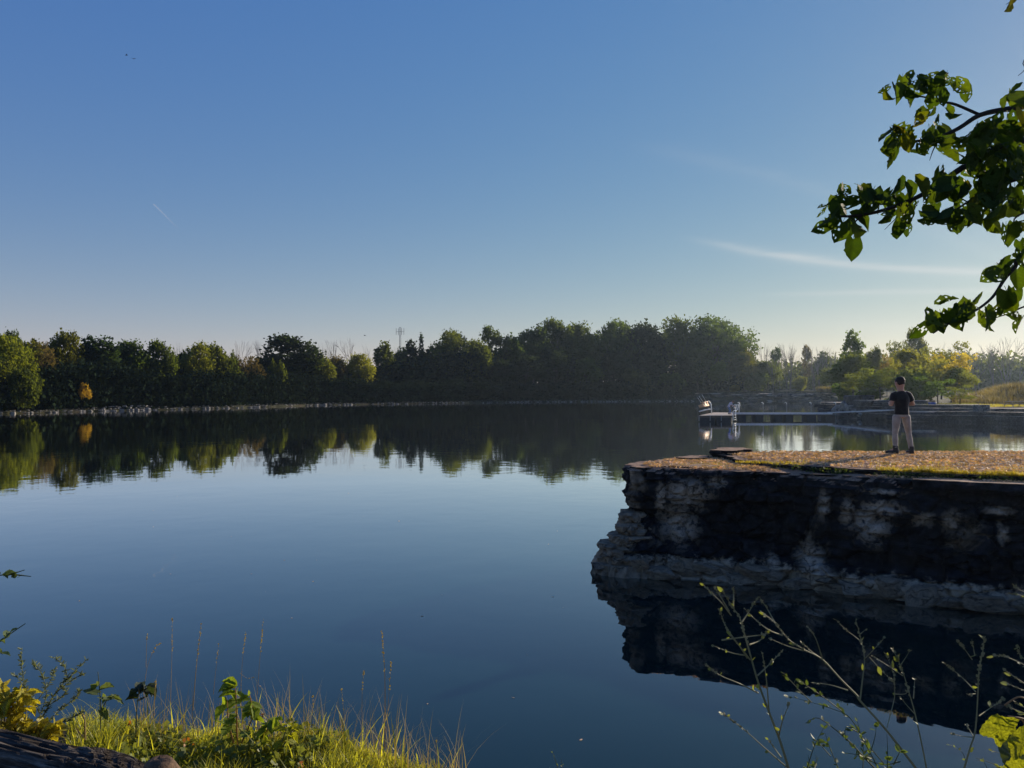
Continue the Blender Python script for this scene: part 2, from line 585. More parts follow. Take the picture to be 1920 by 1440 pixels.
def rock_mat(name, pale_band=0.5, dark=(0.010, 0.010, 0.012), pale=(0.20, 0.19, 0.17), top=None, cut=(0.56, 0.66), scale=0.8, bump=0.05, patches=()):
    """limestone: black weathering and algae over a pale stone, clean stone near the water line, litter, grass and painted sunlight on level tops"""
    m, N, L = new_mat(name)
    o = N.new('ShaderNodeOutputMaterial')
    b = N.new('ShaderNodeBsdfPrincipled')
    v = coords(N, L)
    vs_ = coords(N, L, (1, 1, 0.7))
    n1 = noise_n(N, L, vs_, scale, 7, 0.62, 0.6)
    n2 = noise_n(N, L, v, 7, 7, 0.65)
    n3 = noise_n(N, L, v, 38, 4, 0.6)
    vor = N.new('ShaderNodeTexVoronoi')
    vor.feature = 'DISTANCE_TO_EDGE'
    vor.inputs['Scale'].default_value = 1.5
    dv = N.new('ShaderNodeVectorMath')
    dv.operation = 'MULTIPLY_ADD'
    nn = N.new('ShaderNodeTexNoise'); nn.inputs['Scale'].default_value = 3.0; nn.inputs['Detail'].default_value = 4
    L.new(v, nn.inputs['Vector'])
    L.new(nn.outputs['Color'], dv.inputs[0]); dv.inputs[1].default_value = (.5, .5, .5); L.new(coords(N, L, (.8, .8, 1.7)), dv.inputs[2])
    L.new(dv.outputs[0], vor.inputs['Vector'])
    crk0 = ramp_n(N, L, vor.outputs['Distance'], ((0.0, 0.0), (0.022, 1.0)))
    # joints open and close along their length
    crk = mix_n(N, L, 1.0, crk0, ramp_n(N, L, noise_n(N, L, coords(N, L, (1, 1, 2.2)), 2.2, 3), ((0.46, 0.0), (0.58, 1.0))), 'LIGHTEN')
    patch = ramp_n(N, L, n1, ((cut[0], 0.0), (cut[1], 1.0)))
    sep = N.new('ShaderNodeSeparateXYZ')
    L.new(v, sep.inputs[0])
    mth = N.new('ShaderNodeMath'); mth.operation = 'MULTIPLY_ADD'
    L.new(n2, mth.inputs[0]); mth.inputs[1].default_value = -0.5; L.new(sep.outputs[2], mth.inputs[2])
    band = N.new('ShaderNodeMapRange'); band.interpolation_type = 'SMOOTHSTEP'
    band.inputs['From Min'].default_value = pale_band + .04 - .25
    band.inputs['From Max'].default_value = pale_band - .09 - .25
    L.new(mth.outputs[0], band.inputs['Value'])
    spots = None
    for (cx, cy_, cz), (rx, rz) in patches:
        vm = N.new('ShaderNodeVectorMath'); vm.operation = 'SUBTRACT'; L.new(v, vm.inputs[0]); vm.inputs[1].default_value = (cx, cy_, cz)
        vd = N.new('ShaderNodeVectorMath'); vd.operation = 'DIVIDE'; L.new(vm.outputs[0], vd.inputs[0]); vd.inputs[1].default_value = (rx, .9, rz)
        vl = N.new('ShaderNodeVectorMath'); vl.operation = 'LENGTH'; L.new(vd.outputs[0], vl.inputs[0])
        pm = N.new('ShaderNodeMath'); pm.operation = 'MULTIPLY_ADD'; L.new(n2, pm.inputs[0]); pm.inputs[1].default_value = 3.4; L.new(vl.outputs['Value'], pm.inputs[2])
        pr = N.new('ShaderNodeMapRange'); pr.interpolation_type = 'SMOOTHSTEP'
        pr.inputs['From Min'].default_value, pr.inputs['From Max'].default_value = 2.85, 2.1
        L.new(pm.outputs[0], pr.inputs['Value'])
        spots = pr.outputs[0] if spots is None else mix_n(N, L, 1.0, spots, pr.outputs[0], 'LIGHTEN')
    fac = mix_n(N, L, 1.0, patch, band.outputs[0], 'LIGHTEN')
    palec = mix_n(N, L, 1.0, pale, ramp_n(N, L, n2, ((0.3, (0.45, 0.45, 0.45)), (0.7, (1.25, 1.22, 1.15)))), 'MULTIPLY')
    darkc = mix_n(N, L, 1.0, dark, ramp_n(N, L, n2, ((0.35, 0.4), (0.5, 1.0), (0.72, 3.2))), 'MULTIPLY')
    c = mix_n(N, L, fac, darkc, palec)
    if spots is not None:
        c = mix_n(N, L, spots, c, mix_n(N, L, 1.0, (0.40, 0.32, 0.25), ramp_n(N, L, n2, ((0.35, 0.15), (0.6, 1.25))), 'MULTIPLY'))
    ck = c
    c = mix_n(N, L, 1.0, c, ramp_n(N, L, crk, ((0, 0.35), (1, 1.0))), 'MULTIPLY')
    if top:
        ge = N.new('ShaderNodeNewGeometry')
        s2 = N.new('ShaderNodeSeparateXYZ')
        L.new(ge.outputs['True Normal'], s2.inputs[0])
        up = N.new('ShaderNodeMapRange')
        up.inputs['From Min'].default_value, up.inputs['From Max'].default_value = 0.72, 0.9
        L.new(s2.outputs[2], up.inputs['Value'])
        hi = N.new('ShaderNodeMath'); hi.operation = 'GREATER_THAN'; hi.inputs[1].default_value = top[1]
        L.new(sep.outputs[2], hi.inputs[0])
        fm = N.new('ShaderNodeMath'); fm.operation = 'MULTIPLY'
        L.new(up.outputs[0], fm.inputs[0]); L.new(hi.outputs[0], fm.inputs[1])
        c = mix_n(N, L, fm.outputs[0], c, ramp_n(N, L, n3, top[0]))
    L.new(c, b.inputs['Base Color'])
    b.inputs['Roughness'].default_value = 0.9
    b.inputs['Specular IOR Level'].default_value = 0.2
    hsum = N.new('ShaderNodeMath'); hsum.operation = 'MULTIPLY_ADD'
    L.new(n2, hsum.inputs[0]); hsum.inputs[1].default_value = 1.0
    if top:
        cr2 = N.new('ShaderNodeMath'); cr2.operation = 'MAXIMUM'
        L.new(crk, cr2.inputs[0]); L.new(up.outputs[0], cr2.inputs[1])
        L.new(cr2.outputs[0], hsum.inputs[2])
    else:
        L.new(crk, hsum.inputs[2])
    nrm = bump_n(N, L, hsum.outputs[0], 0.9, bump)
    nrm = bump_n(N, L, n3, 0.5, bump * .25, nrm)
    L.new(nrm, b.inputs['Normal'])
    L.new(b.outputs[0], o.inputs[0])
    return m

def face(px, py, hw, hh):
    Y = float(np.interp(px, [1170, 1330, 1500, 1730, 1920], [14.9, 14.5, 13.8, 12.7, 12.1]))
    return (G(px, Y), Y, EYE - (py - HZ) / F * Y), (hw / F * Y, hh / F * Y)
# bare stone where slabs have fallen off the weathered face
BARE_STONE = [face(*q) for q in ((1288, 930, 48, 34), (1275, 985, 36, 40), (1243, 940, 12, 40), (1640, 985, 34, 42), (1660, 955, 36, 18), (1740, 976, 18, 18), (1795, 980, 20, 22),
                                 (1885, 962, 26, 10), (1597, 965, 13, 30), (1552, 950, 12, 30), (1525, 1052, 24, 34), (1345, 905, 22, 12), (1660, 925, 40, 6), (1895, 1005, 8, 24), (1450, 1050, 12, 12))]
M_CLIFF = rock_mat('weathered_limestone', 0.37, pale=(.36, .285, .215), cut=(0.58, 0.72), patches=BARE_STONE, scale=0.75, top=(((0.25, (0.10, 0.055, 0.035)), (0.5, (0.26, 0.16, 0.11)), (0.75, (0.42, 0.30, 0.22))), 1.84))
M_PALE = rock_mat('pale_limestone', 9.0, pale=(0.25, 0.195, 0.145))

def tip_prof(z, p):
    # how far the cliff stands out below its lip; most at the western tip
    tip = max(0.0, 1 - (p - Vector((2.3, 15.3))).length / 1.9)
    f = 0.0
    if z < 1.8: f += 0.05
    if z < 1.45: f -= 0.03
    if z < 0.55:
        f += 0.20 * min(1, (0.55 - z) / 0.25) + 0.10 * max(0, (0.3 - z))
    f += 0.05 * (2.0 - z) / 2.0
    f += tip * (0.10 + 0.34 * max(0.0, min(1, (0.95 - z) / 0.6)))
    if z < -0.1: f -= 0.25 * min(1, (-0.1 - z) / .3)
    return f

outcrop_line = [(24, 9.2), (16, 10.9), (12, 11.35), (9.6, 11.8), (8.1, 12.3), (6.7, 13.05), (5.1, 14.1), (3.6, 14.75), (2.9, 15.1), (2.5, 15.2),
                (2.38, 15.7), (2.6, 16.3), (3.4, 17.3), (4.1, 17.8), (5.4, 18.1), (8, 18.0), (12, 18.1), (18, 18.1), (24, 18.5)]
zs = list(np.concatenate([np.linspace(-0.7, -0.05, 8), np.linspace(0.0, 0.62, 24), np.linspace(0.66, 2.0, 40)]))
outcrop = rock_body('rock_outcrop', outcrop_line, [float(z) for z in zs], tip_prof, M_CLIFF, 0.045, amp=0.11, freq=1.1, cap_step=0.16,
                    rough_top=0.05, seed=1, crack=0.10, edge=0.05)
tag(outcrop, 'dark flat topped rock outcrop jutting into the lake with a pale foot', kind='structure')

upper_line = [(24, 9.9), (16, 11.5), (12, 12.0), (9.6, 12.35), (8.2, 12.8), (7.0, 13.35), (5.9, 14.1), (5.2, 14.9), (4.6, 15.9), (4.72, 16.6), (4.55, 17.4),
              (5.4, 17.9), (8, 17.85), (12, 17.9), (18, 17.9), (24, 18.3)]
slab = rock_body('slab', upper_line, [1.9, 1.96, 2.02, 2.07, 2.10], lambda z, p: 0.02, M_CLIFF, 0.05, amp=0.12, freq=1.6, cap_step=0.14,
                 rough_top=0.03, seed=2, lay=.06, parent=outcrop, edge=0.03)
lip_line = [(24, 9.0), (16, 10.8), (12, 11.3), (9.3, 11.78), (7.7, 12.38), (6.7, 12.95), (7.2, 13.2), (8.6, 12.6), (12, 12.1), (16, 11.7), (24, 10.2)]
rock_body('slab', lip_line, [1.86, 1.92, 1.98, 2.03], lambda z, p: 0.03, M_CLIFF, 0.05, amp=0.09, freq=1.8, cap_step=0.14,
          rough_top=0.02, seed=3, lay=.05, parent=outcrop, edge=0.02)
rock_body('slab', [(4.45, 17.2), (4.8, 17.95), (5.4, 18.05), (5.5, 17.5), (4.9, 17.0)], [1.95, 2.03, 2.12, 2.19], lambda z, p: 0.0, M_CLIFF, 0.05, amp=0.08,
          freq=2.5, cap_step=0.12, seed=4, lay=.07, parent=outcrop, edge=0.03)
rock_body('slab', [(3.6, 16.9), (4.0, 17.35), (4.4, 17.3), (4.3, 16.8), (3.9, 16.6)], [1.93, 2.0, 2.06], lambda z, p: 0.0, M_CLIFF, 0.05, amp=0.06,
          freq=2.5, cap_step=0.12, seed=5, lay=.07, parent=outcrop, edge=0.03)
rock_body('slab', [(2.9, 15.3), (3.1, 15.9), (3.9, 15.9), (4.4, 15.3), (3.7, 15.0)], [1.95, 1.99, 2.03], lambda z, p: 0.0, M_CLIFF, 0.05, amp=0.08,
          freq=2.5, cap_step=0.12, seed=6, lay=.07, parent=outcrop, edge=0.02)

# broken blocks along the outcrop's foot
def block_mesh(seed, n=3, sharp=0.28):
    rnd = random.Random(seed)
    bm = bmesh.new()
    bmesh.ops.create_icosphere(bm, subdivisions=n, radius=0.5)
    planes = [(Vector((rnd.uniform(-1, 1), rnd.uniform(-1, 1), rnd.uniform(-.8, .8))).normalized(), rnd.uniform(.20, .34)) for _ in range(12)]
    planes += [(Vector((0, 0, 1)), .24), (Vector((0, 0, -1)), .34)]
    for v in bm.verts:
        for nrm, d in planes:
            e = v.co.dot(nrm) - d
            if e > 0: v.co -= nrm * e
        v.co *= 1.25
        v.co += v.co.normalized() * .05 * noise.fractal(v.co * 4 + Vector((seed, 0, 0)), 1.0, 2.0, 3)
    me = bpy.data.meshes.new('boulder')
    bm.to_mesh(me)
    bm.free()
    me.polygons.foreach_set('use_smooth', [False] * len(me.polygons))
    return me

BLOCKS = [block_mesh(s) for s in range(7)]
for me in BLOCKS: me.materials.append(M_PALE)
rnd = random.Random(5)
# placed by eye along the tip and the foot: x, y, z, size, stretch
tipm = [([(1.50, 14.85), (1.62, 15.2), (2.1, 15.8), (3.0, 16.2), (3.3, 15.2), (3.2, 14.5), (2.5, 14.4), (1.95, 14.5), (1.66, 14.66)], -.35, .20),
        ([(1.66, 14.95), (1.74, 15.3), (2.2, 15.8), (3.0, 16.1), (3.2, 15.2), (3.0, 14.62), (2.4, 14.55), (1.95, 14.68)], .17, .36),
        ([(1.64, 15.0), (1.80, 15.4), (2.2, 15.8), (2.6, 15.9), (2.5, 14.9), (2.1, 14.78), (1.78, 14.84)], .34, .55),
        ([(1.92, 14.98), (1.95, 15.4), (2.3, 15.8), (2.7, 15.8), (2.7, 14.85), (2.3, 14.75)], .52, .70),
        ([(2.06, 15.05), (2.1, 15.5), (2.4, 15.7), (2.7, 15.6), (2.72, 14.98), (2.3, 14.88)], .68, .92),
        ([(2.16, 15.15), (2.2, 15.6), (2.6, 15.6), (2.6, 15.1)], .9, 1.12)]
for i, (pl, z0, z1) in enumerate(tipm):
    rock_body('boulder', pl, [float(q_) for q_ in np.linspace(z0, z1, 6)], lambda z, p: 0.0, M_PALE, .045, amp=.09, freq=2.4, cap_step=.12, rough_top=.05, seed=60 + i,
              lay=.08, parent=outcrop, crack=.09, sm=1, edge=.03)
foot = [(2.75, 14.42, .12, .5, (1.3, .8, .55)), (3.05, 14.45, .24, .42, (1.2, .8, .7)), (2.45, 14.5, .28, .34, (1.1, .8, .7)), (1.72, 14.72, .14, .26, (1.4, .8, .6)), (2.0, 14.72, .42, .26, (1.3, .8, .6)), (2.2, 14.85, .62, .22, (1.2, .8, .7))]
for i in range(34):
    t = i / 33
    x = 3.2 + t * 8.5 + rnd.uniform(-.1, .1)
    # foot line of the wall
    y = float(np.interp(x, [3, 3.9, 5.3, 6.9, 8.1, 12], [14.65, 14.3, 13.6, 12.6, 11.9, 11.1]))
    foot.append((x, y + rnd.uniform(-.05, .1), rnd.uniform(.04, .26), rnd.uniform(.32, .62), (rnd.uniform(1.1, 1.8), .7, rnd.uniform(.45, .8))))
for i, (x, y, z, s, st) in enumerate(foot):
    o = mesh_obj('boulder', BLOCKS[i % 7], outcrop)
    o.location = (x, y, z)
    o.scale = (s * st[0], s * st[1], s * st[2])
    o.rotation_euler = (rnd.uniform(-.15, .15), rnd.uniform(-.15, .15), rnd.uniform(-.6, .4))

# ---------------------------------------------------------------- rock banks across the water
M_BANK = rock_mat('layered_limestone', -5.0, dark=(0.035, 0.036, 0.042), pale=(0.19, 0.18, 0.165), cut=(0.5, 0.68), scale=0.3, bump=0.12,
                  top=(((0.3, (0.20, 0.16, 0.13)), (0.7, (0.44, 0.38, 0.32))), -1))  # sunlit slab tops put into the colour: paler where faces look up
M_BANK_G = rock_mat('grass_topped_limestone', -5.0, dark=(0.030, 0.034, 0.030), pale=(0.14, 0.135, 0.12), cut=(0.55, 0.7), scale=0.3, bump=0.12,
                    top=(((0.3, (0.05, 0.055, 0.025)), (0.7, (0.13, 0.12, 0.06))), -1))
east = empty('rock_bank', (40, 90, 0))
tag(east, 'stepped layered rock bank where the gangway lands on the right shore', kind='structure')
def lev(a, b, m): return [float(q) for q in np.linspace(a, b, m)]
def layer_slab(line, z0, z1, seed, mat=None, amp=.25, step=.4, m=5, par=None, freq=.35, cap=1.2, crack=.0):
    o = rock_body('slab', line, lev(z0, z1, m), lambda z, p: 0.0, mat or M_BANK, step, amp=amp, freq=freq, cap_step=cap, rough_top=.05, seed=seed,
                  lay=.3, crack=crack)
    o.parent = par or east
    o.matrix_parent_inverse = Matrix.Translation(-Vector((par or east).location))
    return o
layer_slab([(G(1562, 104), 104), (G(1590, 99.5), 99.5), (G(1640, 95), 95), (G(1668, 90.5), 90.5), (G(1700, 88), 88), (G(1800, 87), 87), (G(1930, 82), 82), (64, 78), (70, 92), (62, 108), (45, 114), (G(1562, 112), 112)], -.8, .75, 11, m=8)
layer_slab([(G(1570, 105), 105), (G(1595, 100.5), 100.5), (G(1643, 96), 96), (G(1672, 91.5), 91.5), (G(1700, 89), 89), (G(1800, 88), 88), (G(1930, 83.5), 83.5), (64, 79), (70, 92), (62, 108), (45, 114), (G(1566, 113), 113)], .70, 1.16, 12)
layer_slab([(G(1578, 107), 107), (G(1600, 102), 102), (G(1650, 97), 97), (G(1690, 92.5), 92.5), (G(1712, 90), 90), (G(1800, 89.5), 89.5), (G(1930, 86), 86), (64, 82), (70, 92), (62, 109), (45, 115), (G(1575, 115), 115)], 1.1, 1.5, 13)
# the higher block left of the man, its broken steps, and the ledges above it
layer_slab([(G(1599, 101.5), 101.5), (G(1633, 99), 99), (G(1637, 101), 101), (G(1672, 98), 98), (G(1740, 94.5), 94.5), (G(1745, 101), 101), (G(1604, 108), 108)], 1.4, 2.28, 14, m=7, amp=.15)
for i, (z, d) in enumerate(((1.46, 97.2), (1.68, 97.8), (1.9, 98.4), (2.1, 99))):
    layer_slab([(G(1634 + 2 * i, d), d), (G(1651 + 3 * i, d - .6), d - .6), (G(1652 + 3 * i, d + 2.4), d + 2.4), (G(1636, d + 3), d + 3)], z - .06, z + .1, 20 + i, amp=.08, step=.2, m=3, cap=.5)
layer_slab([(G(1654, 97.4), 97.4), (G(1690, 94.6), 94.6), (G(1692, 98), 98), (G(1657, 100), 100)], 1.45, 2.1, 25, m=6, amp=.12)
layer_slab([(G(1582, 110), 110), (G(1597, 107), 107), (G(1612, 106.5), 106.5), (G(1616, 112), 112), (G(1585, 114), 114)], 1.5, 2.85, 26, m=7, amp=.2)
layer_slab([(G(1619, 106), 106), (G(1635, 106), 106), (G(1637, 112), 112), (G(1617, 112), 112)], 1.5, 2.9, 27, m=9, amp=.25)
layer_slab([(G(1538, 124), 124), (G(1560, 118), 118), (G(1600, 114), 114), (G(1606, 122), 122), (G(1560, 130), 130)], .4, 1.7, 28, m=7, amp=.3)
layer_slab([(G(1700, 92), 92), (G(1800, 91), 91), (G(1832, 90.6), 90.6), (G(1836, 97), 97), (G(1700, 98), 98)], 1.45, 1.85, 29, m=4, amp=.15)

# the low cliff of the far bank, seen behind the dock
north = empty('rock_cliff', (G(1430, 268), 268, 0))
tag(north, 'long low shaded rock cliff behind the dock on the far bank', kind='structure')
def nl(pts): return [(G(px, d), d) for px, d in pts]
layer_slab(nl([(1285, 262), (1340, 262), (1440, 264), (1540, 262), (1580, 258), (1590, 285), (1440, 300), (1290, 290)]), -.6, 0.4, 31, M_BANK, amp=.5, step=1.0, m=4, par=north, cap=4)
layer_slab(nl([(1290, 266), (1325, 265), (1440, 267), (1545, 265), (1572, 262), (1580, 285), (1440, 300), (1290, 292)]), 0.3, 2.7, 32, M_BANK, amp=.8, step=.8, m=9, par=north, cap=4)
layer_slab(nl([(1345, 268), (1440, 270), (1520, 268), (1570, 268), (1575, 290), (1440, 300), (1345, 295)]), 2.65, 3.15, 33, M_BANK_G, amp=.8, step=.8, m=4, par=north, cap=4)
layer_slab(nl([(1400, 270), (1500, 272), (1560, 270), (1570, 290), (1440, 300), (1400, 292)]), 3.1, 3.5, 34, M_BANK_G, amp=.8, step=.8, m=3, par=north, cap=4)
layer_slab(nl([(1230, 262), (1260, 259), (1330, 262), (1335, 275), (1240, 275)]), -.5, 2.2, 35, M_BANK_G, amp=1.0, step=.8, m=6, par=north, cap=4)

# ---------------------------------------------------------------- pale rubble along the far water line
def flat_stones(name, items, mat, parent=None, seed=0):
    """many small stones joined; items: x, y, z, sx, sy, sz"""
    rnd = random.Random(seed)
    mb = MB()
    for x, y, z, sx, sy, sz in items:
        vs = []
        rz = rnd.uniform(-.4, .4)
        for zz in (-.5, .1, .5):
            kf = {-.5: 1.0, .1: .98, .5: .72}[zz]
            for q in range(6):
                a = q * math.pi / 3 + rz
                r = kf * rnd.uniform(.38, .55)
                vs.append((x + sx * r * math.cos(a), y + sy * r * math.sin(a), z + sz * zz * rnd.uniform(.8, 1.1)))
        fs = []
        for l in range(2):
            for q in range(6):
                q2 = (q + 1) % 6
                fs.append((l * 6 + q, l * 6 + q2, l * 6 + 6 + q2, l * 6 + 6 + q))
        fs.append(tuple(12 + q for q in range(6)))
        mb.add(vs, fs)
    return mb.build(name, mat, parent)

def shore_y(px):
    return float(np.interp(px, [-60, 0, 70, 150, 330, 450, 600, 800, 1000, 1200, 1300], [112, 118, 122, 130, 145, 158, 188, 213, 241, 255, 260]))
M_RUBBLE = simple('pale_rubble', ((0.3, (0.09, 0.085, 0.08)), (0.7, (0.30, 0.28, 0.25))), 1.5, bump=.4, bdist=.1)
rnd = random.Random(8)
items = []
px = -40.0
while px < 1300:
    Y = shore_y(px)
    x = G(px, Y)
    wob = 2.2 * noise.noise(Vector((x * .06, Y * .06, 3)))
    dens = 1.0
    big = .62 + .75 * max(0, 1 - abs(px - 235) / 100) + .35 * max(0, 1 - abs(px - 480) / 120) + .2 * max(0, 1 - abs(px - 620) / 90)
    for r in range(3):
        if rnd.random() < .35: continue
        s = rnd.uniform(.3, 1.0) * big * (.5 if r else 1.0)
        yy = Y - wob * .2 - 1.2 + r * 1.0 * big + rnd.uniform(-.5, .5)
        items.append((G(px, Y) + rnd.uniform(-.4, .4), yy, 0.10 + r * .26 * big + rnd.uniform(-.05, .12), s * 1.5, s, s * rnd.uniform(.3, .6)))
    px += rnd.uniform(.45, 1.5) * 1443 / Y * .55
sr = flat_stones('shore_rubble', items, M_RUBBLE, seed=2)
tag(sr, 'pale stone rubble along the far water line', 'rubble', kind='stuff')

# ---------------------------------------------------------------- near bank under the camera
def bank_z(x, y):
    crest = float(np.interp(x, [-9, -5, -2.4, -1.6, -1.0, -.4, .3, 1.5, 4, 7], [5.6, 4.4, 3.75, 3.55, 3.5, 3.25, 2.9, 2.6, 3.0, 4.4]))
    d = y - crest
    z = 1.9 + .04 * noise.noise(Vector((x, y, 0)) * 1.5) + .015 * noise.noise(Vector((x, y, 4)) * 7)
    if d > 0:
        z -= .25 * d + 1.6 * d * d
    return max(z, -1.0)
bx, by = np.arange(-9, 9.01, .1), np.arange(-6, 7.6, .1)
bv = [(float(a), float(b), bank_z(float(a), float(b))) for b in by for a in bx]
nx = len(bx)
bf = [(j * nx + i, j * nx + i + 1, (j + 1) * nx + i + 1, (j + 1) * nx + i) for j in range(len(by) - 1) for i in range(nx - 1)]
bank = mesh_obj('bank', np_mesh('bank', bv, bf, True), None, simple('bank_soil', ((0.35, (0.020, 0.015, 0.010)), (0.65, (0.07, 0.055, 0.03))), 9, .95, .8, .05))
tag(bank, 'grassy edge of the near bank below the viewer', kind='structure')
# ---------------------------------------------------------------- trees
M_LEAF = leafy('tree_leaves', trans=0.5, scale=0.9, var=0.5, object_colour=True, tcol=3.0, rough=.8, spec=.08)
M_BARK = simple('tree_bark', ((0.3, (0.03, 0.026, 0.022)), (0.7, (0.10, 0.088, 0.075))), 6, .95, .5, .05)
M_GREYBARK = simple('grey_bark', ((0.3, (0.10, 0.085, 0.075)), (0.7, (0.22, 0.19, 0.17))), 6, .95, .5, .05)

def cards(rs, centres, sizes, aspect=1.0, flat=0.0):
    """small bent leaf sprays, one quad each, turned every way"""
    n = len(centres)
    a = rs.normal(size=(n, 3)); a[:, 2] *= (1 - flat)
    a /= np.linalg.norm(a, axis=1)[:, None] + 1e-9
    b = rs.normal(size=(n, 3))
    b -= a * np.sum(a * b, 1)[:, None]
    b /= np.linalg.norm(b, axis=1)[:, None] + 1e-9
    s = np.asarray(sizes).reshape(-1, 1)
    a, b = a * s * .5, b * s * .5 * aspect
    c = centres
    j = lambda: 1 + rs.uniform(-.35, .35, size=(n, 1))
    V = np.stack([c - a * j() - b * j(), c + a * j() - b * j(), c + a * j() + b * j(), c - a * j() + b * j()], 1).reshape(-1, 3)
    Fq = np.arange(4 * n).reshape(-1, 4)
    return V, Fq

def crown_points(rs, lobes, n_clump, per, spread):
    """clumps over and inside a set of lobes (x, y, z, rx, ry, rz)"""
    L_ = np.array(lobes)
    w = (L_[:, 3] * L_[:, 5]); w = w / w.sum()
    idx = rs.choice(len(L_), n_clump, p=w)
    d = rs.normal(size=(n_clump, 3))
    d /= np.linalg.norm(d, axis=1)[:, None]
    r = rs.uniform(0.5, 1.08, size=(n_clump, 1)) ** .6
    r = np.where(rs.uniform(size=(n_clump, 1)) < .12, r * rs.uniform(1.05, 1.3, size=(n_clump, 1)), r)
    cc = L_[idx, :3] + d * r * L_[idx, 3:6]
    pts = np.repeat(cc, per, 0) + rs.normal(size=(n_clump * per, 3)) * spread * rs.uniform(.5, 1.3, size=(n_clump * per, 1))
    return pts

def limb_mesh(name, rs, lobes, r0, zbase, lean=0.0, n=7, twigs=2):
    mb = MB()
    top = max(l[2] for l in lobes)
    tp = [Vector((0, 0, -.02)), Vector((lean * .3, .004, zbase * .6)), Vector((lean * .7, -.005, zbase)), Vector((lean, 0, zbase + (top - zbase) * .6))]
    mb.tube(tp, [r0 * 1.25, r0, r0 * .8, r0 * .3], n)
    for l in lobes:
        for t in range(twigs):
            s = tp[2].lerp(tp[3], float(rs.uniform(0, .8)))
            e = Vector(l[:3]) + Vector(rs.uniform(-1, 1, 3)) * .8 * Vector((l[3], l[4], l[5])).length / 1.7
            m_ = s.lerp(e, .5) + Vector((0, 0, -.02)) + Vector(rs.uniform(-.02, .02, 3))
            mb.tube([s, m_, e], [r0 * .42, r0 * .26, r0 * .08], 4, False)
    me = bpy.data.meshes.new(name)
    me.from_pydata(mb.v, [], mb.f)
    me.update()
    return me

def make_lobes(rs, kind):
    if kind == 'round':
        base = [(0, 0, .62, .30, .30, .33)]
        base += [(.22 * math.cos(a), .22 * math.sin(a), .55 + rs.uniform(-.1, .16), .17, .17, .16) for a in rs.uniform(0, 6.28, 7)]
        base += [(.1 * math.cos(a), .1 * math.sin(a), .84 + rs.uniform(-.04, .04), .13, .13, .12) for a in rs.uniform(0, 6.28, 4)]
        return base, .30
    if kind == 'broad':
        base = [(0, 0, .60, .34, .3, .26)]
        base += [(.33 * math.cos(a), .3 * math.sin(a), .52 + rs.uniform(-.12, .2), .19, .19, .15) for a in np.linspace(0, 6, 8)]
        base += [(rs.uniform(-.2, .2), rs.uniform(-.2, .2), .82 + rs.uniform(-.04, .07), .15, .15, .12) for _ in range(5)]
        return base, .28
    if kind == 'tall':
        return [(rs.uniform(-.05, .05), rs.uniform(-.05, .05), z, .15 * w, .15 * w, .11) for z, w in ((.32, .9), (.45, 1.15), (.58, 1.1), (.70, 1.0), (.81, .85), (.92, .55))] + \
               [(.12 * math.cos(a), .12 * math.sin(a), rs.uniform(.4, .8), .08, .08, .08) for a in rs.uniform(0, 6.28, 6)], .22
    if kind == 'tuft':
        return [(0, 0, .84, .19, .19, .14), (.08, .05, .93, .1, .1, .07), (-.1, 0, .78, .11, .11, .08), (.1, -.05, .6, .1, .1, .09), (-.09, .05, .5, .12, .12, .08), (.02, 0, .4, .13, .13, .1)], .4
    if kind == 'cone':
        return [(0, 0, z, .19 * (1.04 - z) + .015, .19 * (1.04 - z) + .015, .06) for z in np.linspace(.16, .97, 11)], .14
    if kind == 'shrub':
        return [(0, 0, .42, .42, .38, .42)] + [(.32 * math.cos(a), .3 * math.sin(a), rs.uniform(.25, .7), .22, .22, .22) for a in rs.uniform(0, 6.28, 7)], .1
    if kind == 'airy':
        return [(rs.uniform(-.3, .3), rs.uniform(-.3, .3), rs.uniform(.38, .92), .13, .13, .085) for _ in range(15)], .3

M_SHADELEAF = leafy('shaded_leaves', trans=0.15, scale=0.5, var=0.6, object_colour=True, tcol=1.0, rough=.95, spec=0.0)  # shade low in the wood is put into this darker, nearly opaque leaf
PROTO = {}
def proto(kind, seed, n_clump, per, spread, leaf, r0, flat=0.0):
    rs = np.random.RandomState(seed)
    lobes, zb = make_lobes(rs, kind)
    pts = crown_points(rs, lobes, n_clump, per, spread)
    V, Fq = cards(rs, pts, rs.uniform(.6, 1.35, len(pts)) * leaf, .8, flat)
    zmax = np.percentile(V[:, 2], 99.7)
    V[:, 2] = np.where(V[:, 2] > 0, V[:, 2] / zmax, .01)
    me = np_mesh('crown', V, Fq)
    me.materials.append(M_LEAF)
    tr = limb_mesh('trunk', rs, lobes, r0, zb)
    tr.materials.append(M_BARK)
    PROTO.setdefault(kind, []).append((me, tr))

for s in (1, 2, 3): proto('round', s, 520, 12, .030, .026, .016)
for s in (4, 5, 6): proto('broad', s, 620, 12, .030, .024, .018)
for s in (7, 8): proto('tall', s, 420, 11, .020, .024, .012)
for s in (9, 10): proto('tuft', s, 300, 11, .020, .022, .010)
proto('cone', 11, 420, 8, .014, .020, .010)
for s in (12, 13, 14): proto('shrub', s, 430, 12, .032, .042, .012)
for s in (15, 16): proto('airy', s, 330, 11, .020, .020, .013)

